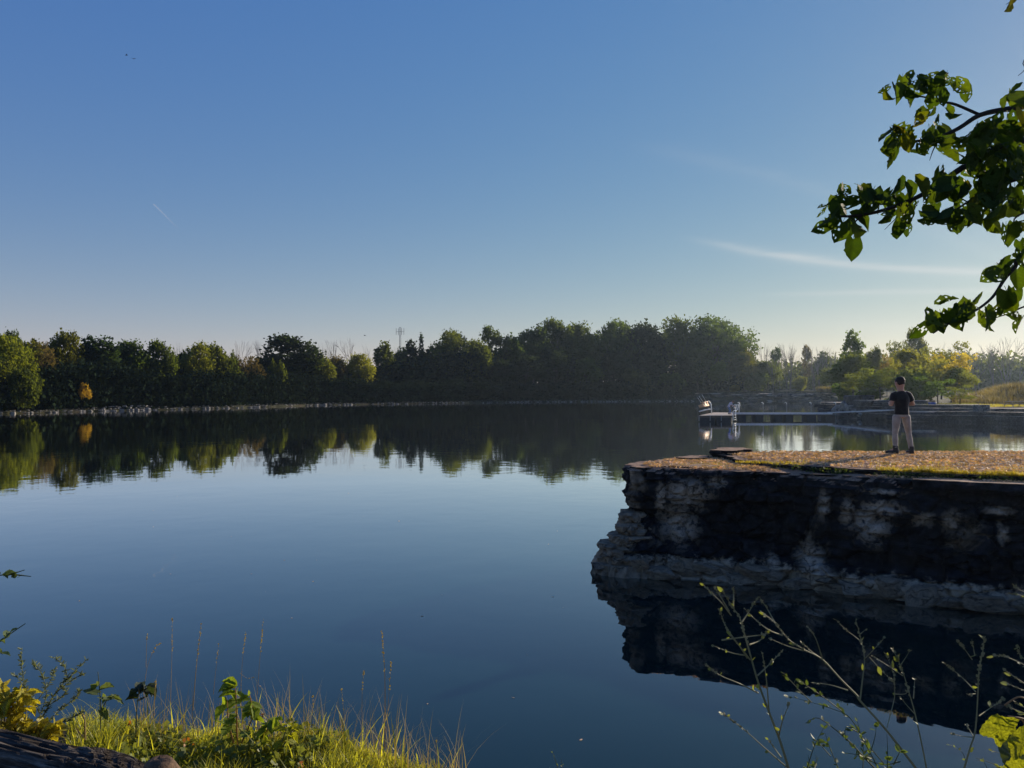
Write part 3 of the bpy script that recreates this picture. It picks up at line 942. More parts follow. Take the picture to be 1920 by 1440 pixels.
def bare_mesh(seed, spread=.5, levels=5, r0=.012, up=.75):
    rnd = random.Random(seed)
    mb = MB()
    def grow(p, d, l, r, lev):
        q = p + d * l * .5 + Vector((rnd.uniform(-1, 1), rnd.uniform(-1, 1), 0)) * l * .05
        e = p + d * l
        mb.tube([p, q, e], [r, r * .85, r * .65], 4 if lev < 2 else 3, False)
        if lev >= levels: return
        nb = 3 if lev < 3 else 2
        for i in range(nb):
            ax = Vector((rnd.uniform(-1, 1), rnd.uniform(-1, 1), rnd.uniform(-.2, .2))).normalized()
            nd = (Quaternion(ax, rnd.uniform(.25, .65) * spread * 1.6) @ d)
            nd.z += up * .16
            nd.normalize()
            st = p.lerp(e, rnd.uniform(.55, 1.0)) if i else e
            grow(st, nd, l * rnd.uniform(.62, .82), r * rnd.uniform(.55, .68), lev + 1)
    grow(Vector((0, 0, -.02)), Vector((rnd.uniform(-.04, .04), 0, 1)).normalized(), .30, r0, 0)
    zmax = max(v[2] for v in mb.v)
    me = bpy.data.meshes.new('trunk')
    me.from_pydata([(v[0] / zmax, v[1] / zmax, v[2] / zmax) for v in mb.v], [], mb.f)
    me.materials.append(M_GREYBARK)
    me.update()
    return me
BARE = [bare_mesh(s, sp) for s, sp in ((1, .45), (2, .8), (3, .5), (4, .6), (5, .35))]

GREEN = dict(dark=(.020, .032, .018), mid=(.050, .078, .022), olive=(.066, .088, .024), yellow=(.100, .112, .026), gold=(.20, .165, .035),
             orange=(.44, .30, .06), lime=(.13, .15, .03), pine=(.026, .050, .026), brown=(.10, .085, .05), grey=(.07, .085, .045))
trnd = random.Random(77)
KNOWN_Z = 0.0
def tree(px, top, wpx, Y, kind, colour, label, cat='tree', name=None, group=None, base_z=None, i=None, trunk_mat=None, depth=None):
    x = G(px, Y)
    bz = base_z if base_z is not None else (1.0 if Y < 255 else 2.2)
    ztop = EYE - (top - HZ) / F * Y
    h = ztop - bz
    w = wpx / F * Y
    name = name or {'round': 'round_tree', 'broad': 'broad_tree', 'tall': 'tall_tree', 'tuft': 'tufted_tree', 'cone': 'pointed_tree', 'shrub': 'bush', 'airy': 'open_tree', 'bare': 'bare_tree'}[kind]
    root = empty(name, (x, Y, bz), trnd.uniform(0, 6.28))
    tag(root, label, cat, group)
    if kind == 'bare':
        me = BARE[i if i is not None else trnd.randrange(len(BARE))]
        nat = max(v.co.x for v in me.vertices) - min(v.co.x for v in me.vertices)
        t = mesh_obj('trunk', me, root)
        sx = w / max(nat, .01)
        t.scale = (sx, sx, h)
        return root
    lst = PROTO[kind]
    me, tr = lst[i % len(lst)] if i is not None else trnd.choice(lst)
    nat = {'round': .80, 'broad': .98, 'tall': .42, 'tuft': .46, 'cone': .42, 'shrub': 1.05, 'airy': .85}[kind]
    s = w / nat
    c = mesh_obj('crown', me, root)
    t = mesh_obj('trunk', tr, root)
    c.scale = (s, (depth or 1.0) * s, h)
    t.scale = (s, s, h)
    col = GREEN[colour]
    f = trnd.uniform(.85, 1.15)
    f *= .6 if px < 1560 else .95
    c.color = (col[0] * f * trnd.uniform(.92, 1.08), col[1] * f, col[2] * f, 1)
    return root

def sh(px): return shore_y(px)
FT = 'trees along the far shore'
T = [  # pixel x, top y, width, metres behind the shore, kind, colour, label
    (12, 628, 105, 3, 'broad', 'lime', 'big yellow-green tree at the left edge of the photo hanging over the water'),
    (48, 690, 60, -2, 'shrub', 'olive', 'low sunlit olive bush spreading under the big yellow-green tree', 'bush'),
    (24, 620, 34, 16, 'tuft', 'mid', 'thin dark tuft of a tree poking up behind the big yellow-green one'),
    (58, 640, 62, 12, 'round', 'yellow', 'yellowish tree just right of the big yellow-green one at the left edge'),
    (92, 643, 42, 6, 'airy', 'brown', 'half bare brownish tree with thin layered branches left of the orange-topped tree'),
    (122, 622, 60, 12, 'round', 'yellow', 'tall round tree with a yellow-orange top near the left end'),
    (167, 631, 44, 12, 'tall', 'pine', 'left one of the twin dark blue-green trees above the orange shrub'),
    (195, 632, 46, 10, 'tall', 'pine', 'right one of the twin dark blue-green trees above the orange shrub'),
    (222, 652, 44, 14, 'round', 'dark', 'small dark tree filling the dip right of the twin blue-green trees'),
    (250, 639, 66, 12, 'round', 'mid', 'dark round tree left of the olive one at the bare twig gap'),
    (300, 639, 52, 10, 'round', 'olive', 'olive green oval tree just left of the gap with bare twigs'),
    (345, 660, 44, 14, 'round', 'dark', 'low dark tree in the gap left of the twin yellow-topped trees'),
    (370, 643, 52, 10, 'round', 'yellow', 'left one of the twin yellow-topped trees'),
    (402, 646, 46, 12, 'round', 'olive', 'right one of the twin yellow-topped trees'),
    (432, 662, 44, 10, 'shrub', 'olive', 'low olive tree between the yellow-topped pair and the bare grey trees', 'tree'),
    (470, 668, 50, 10, 'airy', 'brown', 'thin brownish tree under the bare twigs left of the big dark round one'),
    (545, 629, 106, 16, 'round', 'dark', 'big dark dome-shaped tree standing alone above the treeline left of the mast'),
    (518, 678, 40, 6, 'shrub', 'olive', 'small olive tree at the lower left of the big dark dome-shaped one', 'tree'),
    (600, 666, 46, 8, 'round', 'lime', 'small bright lime green tree just right of the big dark dome-shaped one'),
    (628, 668, 44, 16, 'round', 'brown', 'small brownish tree left of the fan-shaped bare tree'),
    (672, 664, 60, 14, 'broad', 'lime', 'low light green tree in front of the fan-shaped bare tree'),
    (718, 641, 32, 20, 'tall', 'olive', 'narrow olive tree standing left of the radio mast'),
    (752, 652, 30, 24, 'tall', 'mid', 'short narrow tree directly below the radio mast'),
    (770, 638, 30, 24, 'tall', 'dark', 'narrow dark tree just right of the radio mast'),
    (790, 627, 30, 26, 'cone', 'pine', 'pointed conifer right of the radio mast'),
    (815, 643, 40, 22, 'tall', 'mid', 'blunt-topped tree between the pointed conifer and the wide light-topped one'),
    (855, 621, 104, 24, 'broad', 'olive', 'wide round tree with a light green top right of the pointed conifer'),
    (898, 638, 50, 18, 'round', 'olive', 'small light green tree left of the lollipop-shaped one'),
    (922, 612, 42, 26, 'tuft', 'mid', 'lollipop-shaped tree with a round tuft standing clear of the treeline'),
    (958, 630, 52, 22, 'round', 'mid', 'middling green tree between the lollipop-shaped one and the tall wood'),
    (1000, 613, 96, 26, 'round', 'mid', 'first tall tree at the left shoulder of the tall wood'),
    (1044, 599, 92, 30, 'round', 'olive', 'tall light-topped tree forming the left peak of the tall wood'),
    (1090, 606, 84, 32, 'round', 'olive', 'tall olive tree just right of the left peak of the tall wood'),
    (1150, 602, 108, 34, 'broad', 'mid', 'broad tall tree in the middle of the tall wood'),
    (1210, 606, 92, 34, 'round', 'dark', 'dark rounded tree in the tall wood left of the small sky gap'),
    (1275, 598, 112, 32, 'broad', 'olive', 'tall tree over the small sky gap in the tall wood'),
    (1345, 595, 146, 28, 'broad', 'mid', 'huge spreading tree at the right end of the tall wood with branches reaching right'),
    (1398, 626, 56, 24, 'airy', 'olive', 'drooping outer bough tree on the right flank of the huge spreading one'),
    (985, 668, 70, 12, 'round', 'dark', 'low dark tree in the shade under the first tall tree of the wood'),
    (1040, 652, 84, 16, 'broad', 'dark', 'shaded tree below the left peak of the tall wood'),
    (1100, 672, 66, 10, 'round', 'mid', 'small shaded tree by the water under the middle of the tall wood'),
    (1148, 656, 80, 16, 'broad', 'dark', 'broad shaded tree below the middle of the tall wood'),
    (1196, 690, 60, 6, 'shrub', 'grey', 'pale grey-green dome-shaped tree low on the shore left of the sky gap', 'tree'),
    (1222, 664, 56, 14, 'tall', 'dark', 'upright shaded tree left of the small sky gap'),
    (1262, 700, 56, 6, 'shrub', 'mid', 'low round bush on the shore below the small sky gap', 'bush'),
    (1290, 668, 60, 12, 'round', 'dark', 'shaded tree right of the small sky gap'),
    (940, 676, 60, 12, 'broad', 'dark', 'low shaded tree under the lollipop-shaped one'),
    (1065, 618, 70, 34, 'round', 'mid', 'rounded tree filling the notch right of the left peak of the tall wood'),
    (1180, 612, 70, 32, 'round', 'dark', 'rounded dark tree between the broad one and the dark one in the tall wood'),
    (1308, 612, 70, 34, 'broad', 'mid', 'middling tree joining the huge spreading one to the tall wood'),
    (1308, 655, 52, 14, 'tall', 'olive', 'lighter upright tree in front of the tall wood left of the small lime tree'),
    (1347, 678, 44, 10, 'round', 'lime', 'small round lime tree with a short trunk on the rock cliff'),
    (1395, 660, 62, 16, 'round', 'yellow', 'yellowish green tree on the cliff right of the small lime one'),
    (1440, 676, 62, 14, 'round', 'olive', 'low bushy olive tree above the middle of the dock'),
    (1418, 700, 50, 8, 'shrub', 'olive', 'shaggy bush at the cliff top between the two olive trees above the dock', 'bush'),
    (1377, 722, 20, 6, 'shrub', 'gold', 'tiny golden bush on the cliff top beside the small lime tree', 'bush'),
    (1500, 706, 26, 6, 'shrub', 'lime', 'small lopsided lime bush alone on the cliff top above the walkway', 'bush'),
    (1455, 652, 22, 34, 'tuft', 'mid', 'thin tufted tree behind the bare trees above the dock'),
    (1513, 648, 20, 44, 'tuft', 'brown', 'thin brown-topped tufted tree between the two tall bare ones'),
    (1545, 660, 40, 60, 'tall', 'grey', 'hazy grey-green tree behind the tall bare tree right of the lime bush'),
    (1598, 620, 46, 8, 'tall', 'mid', 'tall dark-topped tree rising above the far end of the walkway'),
    (1600, 664, 80, 2, 'round', 'olive', 'broad olive tree at the foot of the tall dark-topped one'),
]
for i, t in enumerate(T):
    px, top, wpx, back, kind, colour, label = t[:7]
    cat = t[7] if len(t) > 7 else 'tree'
    Y = (shore_y(px) if px < 1300 else 268) + back
    name = None
    if kind == 'shrub': name = 'bush' if cat == 'bush' else 'low_tree'
    bz = 1.0 + min(2.0, back * .08)
    if 1300 <= px < 1590: bz = 3.2
    if px in (1598, 1600): Y, bz = (150 if px == 1598 else 142), 2.5
    if label.startswith('tiny'): bz = 3.2
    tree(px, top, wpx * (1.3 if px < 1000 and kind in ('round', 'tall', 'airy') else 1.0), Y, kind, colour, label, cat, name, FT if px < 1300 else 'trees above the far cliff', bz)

tree(158, 719, 26, shore_y(158) + .3, 'round', 'orange', 'bright orange autumn shrub over the water near the left end of the far shore', 'shrub', 'autumn_shrub', None, 0.9, i=1)
# a thin stem carries it
# bare trees against the sky
for px, top, wpx, Y, i, label in (
        (337, 640, 26, 175, 4, 'thin bare twiggy tree in the gap right of the olive oval tree'),
        (212, 640, 22, 160, 4, 'thin bare twigs beside the twin blue-green trees'),
        (447, 638, 40, 190, 0, 'pale bare tree left of the big dark dome-shaped one'),
        (485, 636, 44, 200, 2, 'pale bare tree touching the left side of the big dark dome-shaped one'),
        (600, 642, 30, 215, 4, 'small bare tree just right of the big dark dome-shaped one'),
        (628, 636, 34, 222, 0, 'upright bare tree left of the fan-shaped bare one'),
        (656, 629, 62, 226, 1, 'wide fan-shaped bare tree left of the radio mast'),
        (697, 645, 34, 226, 3, 'bare tree between the fan-shaped one and the narrow olive tree'),
        (740, 648, 20, 240, 4, 'wispy bare tree just left of the radio mast'),
        (1434, 640, 34, 300, 2, 'bare tree above the dock at the end of the tall wood'),
        (1462, 646, 26, 310, 4, 'slim bare tree right of the thin tufted one above the dock'),
        (1482, 641, 36, 300, 0, 'tallest bare tree above the middle of the walkway'),
        (1527, 641, 40, 310, 3, 'bare tree left of the tall dark-topped one'),
        (1555, 652, 26, 320, 4, 'faint bare tree close left of the tall dark-topped one')):
    tree(px, top, wpx, Y, 'bare', None, label, 'tree', None, 'bare trees along the skyline', 2.5, i=i)

# right bank, nearer
RB = 'trees on the right bank'
for px, top, wpx, Y, kind, colour, label, bz, i in (
        (1640, 652, 46, 150, 'round', 'grey', 'grey-green hazy tree right behind the man\'s left side', 2.5, 0),
        (1663, 664, 34, 140, 'airy', 'brown', 'thin half bare tree between the hazy one and the man', 2.5, 0),
        (1650, 690, 84, 108, 'airy', 'olive', 'low spreading olive tree just left of the man\'s head', 2.0, 1),
        (1716, 616, 46, 180, 'round', 'grey', 'dark hazy tree rising just left of the lowest hanging leaves', 3.0, 1),
        (1708, 655, 90, 120, 'round', 'yellow', 'yellow-green tree with a rounded top behind and above the man', 2.2, 2),
        (1722, 690, 80, 105, 'shrub', 'yellow', 'yellow bushy tree directly right of the man\'s head', 2.0, 0),
        (1784, 662, 96, 112, 'airy', 'gold', 'golden-topped round tree right of the man', 2.0, 1),
        (1758, 706, 76, 98, 'airy', 'mid', 'dark green bush at the foot of the golden-topped tree', 1.6, 2),
        (1680, 676, 60, 112, 'airy', 'yellow', 'loose yellow-green tree behind the man\'s head', 2.0, 0),
        (1745, 672, 84, 108, 'airy', 'yellow', 'loose sunlit tree between the man and the golden-topped one', 2.0, 1),
        (1765, 642, 84, 138, 'airy', 'yellow', 'tall loose hazy yellow-green tree rising behind the golden-topped one', 2.2, 0),
        (1690, 640, 60, 150, 'airy', 'grey', 'tall loose grey-green hazy tree behind the man\'s right shoulder', 2.2, 1),
        (1790, 690, 80, 110, 'broad', 'yellow', 'dense yellow-green tree below and in front of the golden-topped one', 2.0, 1),
        (1612, 700, 64, 118, 'airy', 'olive', 'small open tree in front of the tall dark-topped one', 2.0, 1),
        (1800, 722, 56, 97, 'airy', 'yellow', 'light green bush beside the grey stone block', 1.6, 0),
        (1560, 690, 60, 200, 'round', 'grey', 'hazy low tree at the right end of the far cliff', 2.5, 1),
        (1585, 715, 50, 150, 'shrub', 'mid', 'dark bush at the shore behind the end of the walkway', 1.6, 1),
        (1630, 730, 50, 112, 'shrub', 'mid', 'low green bush on the ledges behind the broken rock steps', 2.2, 2),
        (1690, 740, 60, 103, 'shrub', 'olive', 'low bush behind the man\'s waist', 1.6, 1)):
    tree(px, top, wpx, Y, kind, colour, label, 'bush' if ' bush' in label and 'tree' not in label.split(' bush')[0] else 'tree',
         'bush' if ' bush' in label and 'tree' not in label.split(' bush')[0] else ('low_tree' if kind == 'shrub' else None), RB, bz, i=i)
for px, top, wpx, Y, i, label in (
        (1835, 650, 96, 118, 1, 'dark forked bare tree leaning right beside the golden-topped one'),
        (1885, 632, 60, 200, 0, 'straight tall bare tree in the haze near the right edge'),
        (1862, 640, 50, 215, 2, 'faint bare tree left of the straight tall one near the right edge'),
        (1912, 636, 50, 215, 3, 'faint bare tree cut by the right edge of the photo'),
        (1815, 645, 44, 220, 0, 'faint bare tree behind the dark forked one'),
        (1746, 640, 40, 230, 3, 'faint bare tree behind the yellow-green trees')):
    r_ = tree(px, top, wpx, Y, 'bare', None, label, 'tree', None, 'bare trees in the haze', 2.0, i=i)
    if 'forked' in label: r_.rotation_euler = (0, .18, 2.5)

# ---- the wood that fills the space behind them, read as one mass
def mass(name, label, band, n, leaf, seed, mat, colour):
    """band: list of (px, top, base z, Y front, Y back)"""
    rs = np.random.RandomState(seed)
    B = np.array(band, dtype=float)
    px = rs.uniform(B[0, 0], B[-1, 0], n)
    top = np.interp(px, B[:, 0], B[:, 1])
    y0, y1 = np.interp(px, B[:, 0], B[:, 3]), np.interp(px, B[:, 0], B[:, 4])
    bz = np.interp(px, B[:, 0], B[:, 2])
    Y = y0 + (y1 - y0) * rs.uniform(0, 1, n)
    # crowns: the top rises and falls
    wav = np.array([noise.noise(Vector((p * .045, 0, seed))) for p in px]) * 7 + np.array([noise.noise(Vector((p * .14, 3, seed))) for p in px]) * 4
    zt = EYE - (top + wav + 15 - HZ) / F * Y
    z = bz + (zt - bz) * rs.uniform(0, 1, n) ** 1.5
    cc = np.stack([(px - 960) / F * Y, Y, z], 1)
    pts = np.repeat(cc, 7, 0) + rs.normal(size=(n * 7, 3)) * leaf * 1.6
    V, Fq = cards(rs, pts, rs.uniform(.6, 1.4, n * 7) * leaf, .8)
    V[:, 2] = np.maximum(V[:, 2], .05)
    o = mesh_obj(name, np_mesh(name, V, Fq), None, mat)
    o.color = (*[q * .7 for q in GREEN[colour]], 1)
    return tag(o, label, 'wood', kind='stuff')
band = []
for px, top in ((-120, 655), (0, 655), (60, 668), (100, 668), (150, 668), (200, 664), (240, 668), (330, 680), (380, 674), (440, 684), (500, 684), (545, 668), (600, 688), (700, 684), (730, 672),
                (790, 660), (830, 655), (860, 645), (930, 650), (980, 632), (1040, 612), (1150, 612), (1215, 612), (1280, 610), (1350, 614), (1400, 645), (1440, 690)):
    Y = shore_y(min(px, 1300)) if px > -60 else 112
    band.append((px, top + (6 if px > 960 else 0), 1.2, Y + (38 if px > 960 else 14), Y + (62 if px > 960 else 40)))
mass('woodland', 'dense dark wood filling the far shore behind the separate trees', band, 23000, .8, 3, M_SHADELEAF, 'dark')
# low growth hanging over the shore rocks
band = []
for px in (-120, 0, 100, 200, 300, 400, 500, 600, 700, 800, 900, 1000, 1100, 1200, 1300):
    Y = shore_y(max(px, -60))
    hz_ = 5.0 + 2.6 * noise.noise(Vector((px * .017, 1, 1))) * 1.6
    band.append((px, HZ - (hz_ + 2.5 - EYE) * F / Y, 1.0, Y + 1.0, Y + 8))
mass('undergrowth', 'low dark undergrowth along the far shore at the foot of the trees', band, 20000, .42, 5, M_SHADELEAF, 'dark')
mass('distant_woodland', 'far hazy bare wood at the back of the right side', [(1400, 672, 2, 330, 380), (1480, 668, 2, 330, 380), (1560, 664, 2, 320, 370), (1640, 660, 2, 300, 340), (1700, 652, 2, 270, 310), (1760, 656, 2, 260, 300), (1800, 655, 2, 255, 290), (1860, 660, 2, 255, 290), (1940, 660, 2, 240, 280), (2060, 655, 2, 240, 280)], 5000, .9, 7, M_LEAF, 'grey')
# thin bare trunks in that far wood
rs = random.Random(12)
for k in range(26):
    px = 1450 + k * 18.5 + rs.uniform(-7, 7)
    if 1585 < px < 1720: continue
    tree(px, 655 + rs.uniform(-8, 10), rs.uniform(20, 34), rs.uniform(235, 300), 'bare', None, 'grey leafless tree blurred by haze in the far wood on the right side', 'tree', None, 'bare trunks in the far hazy wood', 2.0, i=rs.choice((0, 2, 4)))

# ---------------------------------------------------------------- radio mast behind the wood
mast = empty('radio_mast', (G(750, 420), 420, 0))
tag(mast, 'thin grey lattice radio mast sticking up behind the treeline', 'mast')
M_STEEL = simple('grey_steel', ((0.3, (0.16, 0.17, 0.18)), (0.7, (0.26, 0.27, 0.28))), 4, .5, 0)
zt = EYE + (HZ - 613) / F * 420
for a in (0, 2.094, 4.188):
    MB().tube([(0.75 * math.cos(a), .75 * math.sin(a), 0), (0.42 * math.cos(a), .42 * math.sin(a), zt)], .10, 4).build('leg', M_STEEL, mast)
br = MB()
for k in range(40):
    z0, z1 = zt * k / 40, zt * (k + 1) / 40
    r0 = .75 - .33 * k / 40
    for q in range(3):
        a, b = 2.094 * q, 2.094 * (q + 1)
        br.tube([(r0 * math.cos(a), r0 * math.sin(a), z0), (r0 * math.cos(b), r0 * math.sin(b), z1)], .05, 3, False)
tag(br.build('lattice', M_STEEL, mast), kind='stuff')
for z, w in ((zt - 2.5, 2.2), (zt - 13, 1.6)):
    MB().tube([(-w, 0, z), (w, 0, z)], .09, 4).build('crossarm', M_STEEL, mast)
for x, z in ((-2.1, zt - 2.5), (-.9, zt - 2.5), (.9, zt - 2.5), (2.1, zt - 2.5), (-1.5, zt - 13), (1.5, zt - 13)):
    MB().box((x, 0, z), (.22, .3, 3.6)).build('antenna', M_STEEL, mast)
# ---------------------------------------------------------------- dock
M_DECK = simple('weathered_deck_boards', ((0.3, (0.34, 0.27, 0.22)), (0.7, (0.52, 0.43, 0.36))), 3, .7, .3, .01)
M_EDGE = simple('sunlit_edge_tone', ((0.3, (0.50, 0.49, 0.50)), (0.7, (0.66, 0.65, 0.66))), 4, .4, .1, .01)  # sunlight along the beam edges is put into this pale colour
M_FLOAT = simple('dark_float_plastic', ((0.3, (0.015, 0.017, 0.022)), (0.7, (0.035, 0.038, 0.045))), 3, .6, .2, .01)
M_BEAM = simple('dark_timber', ((0.3, (0.05, 0.04, 0.035)), (0.7, (0.11, 0.09, 0.075))), 5, .8, .3, .01)
M_WHITE = simple('white_metal_tube', ((0.3, (0.62, 0.62, 0.60)), (0.7, (0.78, 0.77, 0.74))), 6, .35, 0)
M_TAN = simple('tan_wood', ((0.3, (0.42, 0.22, 0.10)), (0.7, (0.62, 0.36, 0.18))), 4, .5, .2, .01)
M_ROD = simple('fishing_rod_blank', ((0.3, (0.30, 0.31, 0.33)), (0.7, (0.5, 0.5, 0.52))), 6, .35, 0)

DZ = 0.73
fl, fr, br_, bl = Vector((21.2, 87.3)), Vector((25.2, 88.0)), Vector((28.4, 99.0)), Vector((26.2, 100.0))
dock = empty('swimming_dock', (24, 92, 0))
tag(dock, 'floating swimming dock with pale board deck on dark floats at the walkway end', 'dock')
def into(o, par):
    o.parent = par
    o.matrix_parent_inverse = Matrix.Translation(-Vector(par.location))
    return o
nb = 34
for k in range(nb):          # deck boards run across
    t0, t1 = k / nb + .0012, (k + 1) / nb - .0012
    a, b, c_, d_ = fl.lerp(bl, t0), fr.lerp(br_, t0), fr.lerp(br_, t1), fl.lerp(bl, t1)
    z0 = DZ - .045
    vs_ = [(*q, z) for z in (z0, DZ) for q in (a, b, c_, d_)]
    o = MB().add(vs_, [(3, 2, 1, 0), (4, 5, 6, 7), (0, 1, 5, 4), (1, 2, 6, 5), (2, 3, 7, 6), (3, 0, 4, 7)]).build('board', M_DECK)
    into(o, dock)
def quad_box(q, z0, z1, name, mat, par):
    vs_ = [(*p, z) for z in (z0, z1) for p in q]
    return into(MB().add(vs_, [(3, 2, 1, 0), (4, 5, 6, 7), (0, 1, 5, 4), (1, 2, 6, 5), (2, 3, 7, 6), (3, 0, 4, 7)]).build(name, mat), par)
mid = (fl + fr + br_ + bl) / 4
def ins(q, s): return [mid + (p - mid) * s for p in q]
quad_box(ins([fl, fr, br_, bl], .985), DZ - .26, DZ - .05, 'frame', M_BEAM, dock)
# floats under the frame
for k, (t0, t1) in enumerate(((0.01, .3), (.36, .64), (.7, .99))):
    for u0, u1 in ((.02, .48), (.52, .98)):
        q = [fl.lerp(fr, u0).lerp(bl.lerp(br_, u0), t0), fl.lerp(fr, u1).lerp(bl.lerp(br_, u1), t0), fl.lerp(fr, u1).lerp(bl.lerp(br_, u1), t1), fl.lerp(fr, u0).lerp(bl.lerp(br_, u0), t1)]
        quad_box(q, -.25, DZ - .27, 'float', M_FLOAT, dock)
for u in (.0, .33, .66, 1.0):
    p = fl.lerp(fr, u)
    into(MB().tube([(p.x, p.y - .04, .1), (p.x, p.y - .04, DZ - .02)], .045, 6).build('bracket', M_STEEL, None), dock)

# walkway
walk = empty('walkway', (34, 97, 0))
tag(walk, 'long floating walkway of pale boards running from the dock towards the right bank', 'walkway')
wx0, wx1, wy0, wy1 = 27.9, 40.2, 96.6, 98.4
nbw = 62
for k in range(nbw):
    x0 = wx0 + (wx1 - wx0) * k / nbw
    o = MB().box((x0 + .09, (wy0 + wy1) / 2, DZ - .02), ((wx1 - wx0) / nbw - .025, wy1 - wy0, .045)).build('board', M_DECK)
    into(o, walk)
for y in (wy0 - .05, wy1 + .05):
    into(MB().box(((wx0 + wx1) / 2, y, DZ - .06), (wx1 - wx0, .09, .2)).build('rail_beam', M_EDGE, None), walk)
into(MB().box(((wx0 + wx1) / 2, (wy0 + wy1) / 2, DZ - .22), (wx1 - wx0 - .1, wy1 - wy0 - .1, .12)).build('frame', M_BEAM, None), walk)
for p0, p1 in ((1383, 1398), (1416, 1431), (1452, 1466), (1473, 1487), (1512, 1530), (1548, 1566)):
    a, b = G(p0, 96.7), G(p1, 96.7)
    into(MB().box(((a + b) / 2, 97.5, .10), (b - a, 1.7, .7)).build('float', M_FLOAT, None), walk)
for px in (1387, 1431, 1475, 1521, 1567):
    x = G(px, 98.5)
    p = into(MB().tube([(x, 98.55, -.2), (x, 98.55, 1.85)], .035, 6).build('post', M_STEEL, None), walk)
    cp = MB().tube([(x, 98.55, 1.80), (x, 98.55, 1.95), (x - .12, 98.5, 2.06), (x - .28, 98.45, 1.98)], [.05, .05, .045, .04], 6).build('hook', M_WHITE, None)
    cp.parent = p
    cp.matrix_parent_inverse = Matrix.Identity(4)
# gangway to the shore
gang = empty('gangway', (43, 93, 0))
tag(gang, 'narrow sloping gangway with edges coloured sunlit pale joining the walkway to the bank', 'gangway')
ga, gb = Vector((40.25, 97.4, DZ + .03)), Vector((44.9, 90.9, 1.24))
dg = (gb - ga); sd = Vector((dg.y, -dg.x, 0)).normalized()
for k in range(36):
    c_ = ga.lerp(gb, (k + .5) / 36)
    o = MB().box((0, 0, 0), (dg.length / 36 - .02, 1.2, .04)).build('board', M_DECK)
    o.rotation_euler = (0, -math.atan2(dg.z, math.hypot(dg.x, dg.y)), math.atan2(dg.y, dg.x))
    o.location = c_ - Vector(gang.location)
    o.parent = gang
for s in (-1, 1):
    into(MB().tube([ga + sd * .64 * s, gb + sd * .64 * s], .07, 6).build('rail_beam', M_EDGE, None), gang)

# swim ladder hoops and what stands on the dock
def hoop(name, pts, par, r=.05, mat=None):
    return into(MB().tube(pts, r, 7).build(name, mat or M_WHITE, None, True), par)
def PD(px, py, Y): return P(px, py, Y)
lad1 = empty('swim_ladder', tuple(PD(1332, 774, 92)))
tag(lad1, 'raised swim ladder with a curved white hoop at the left end of the dock', 'ladder', 'swim ladders on the dock')
for dy in (0, .55):
    hoop('rail', [PD(1334, 776, 91.5 + dy), PD(1334, 767, 91.5 + dy), PD(1333, 758, 91.5 + dy), PD(1330, 753, 91.5 + dy), PD(1328, 751, 91.5 + dy)], lad1, .06)
hoop('rail', [PD(1311, 771.5, 90), PD(1320, 769, 90.4), PD(1329, 767.3, 91.4), PD(1333, 767, 91.6)], lad1, .07)
for k in range(3):
    hoop('tread', [PD(1333.5, 756 + 5 * k, 91.5), PD(1333.5, 756 + 5 * k, 92.05)], lad1, .04)
lad2 = empty('swim_ladder', tuple(PD(1378, 776, 88.5)))
tag(lad2, 'swim ladder with stepped white hoops in front of the bending person', 'ladder', 'swim ladders on the dock')
for dx in (0, 5):
    hoop('rail', [PD(1373 + dx, 762, 88.4 + dx * .1), PD(1379 + dx * .6, 758, 88.4 + dx * .1), PD(1381 + dx * .6, 761, 88.5 + dx * .1), PD(1380 + dx * .6, 767, 88.5 + dx * .1), PD(1374 + dx, 772, 88.4), PD(1374 + dx, 779, 88.0), PD(1376 + dx, 789, 87.9)], lad2, .04)
for z in (765, 770, 778, 783, 787):
    hoop('tread', [PD(1375, z, 88.2), PD(1380, z, 88.7)], lad2, .035)
lifering = empty('hook_post', tuple(PD(1385.5, 774, 96)))
tag(lifering, 'short post with an open hook where the walkway meets the dock', 'post')
hoop('post', [PD(1385.5, 774.5, 96.4), PD(1385.5, 760, 96.4)], lifering, .04)
hoop('hook', [PD(1384, 761.5, 96.4), PD(1384.3, 758.5, 96.4), PD(1385.6, 757, 96.4), PD(1387, 758.5, 96.4), PD(1387.3, 761, 96.4)], lifering, .05)

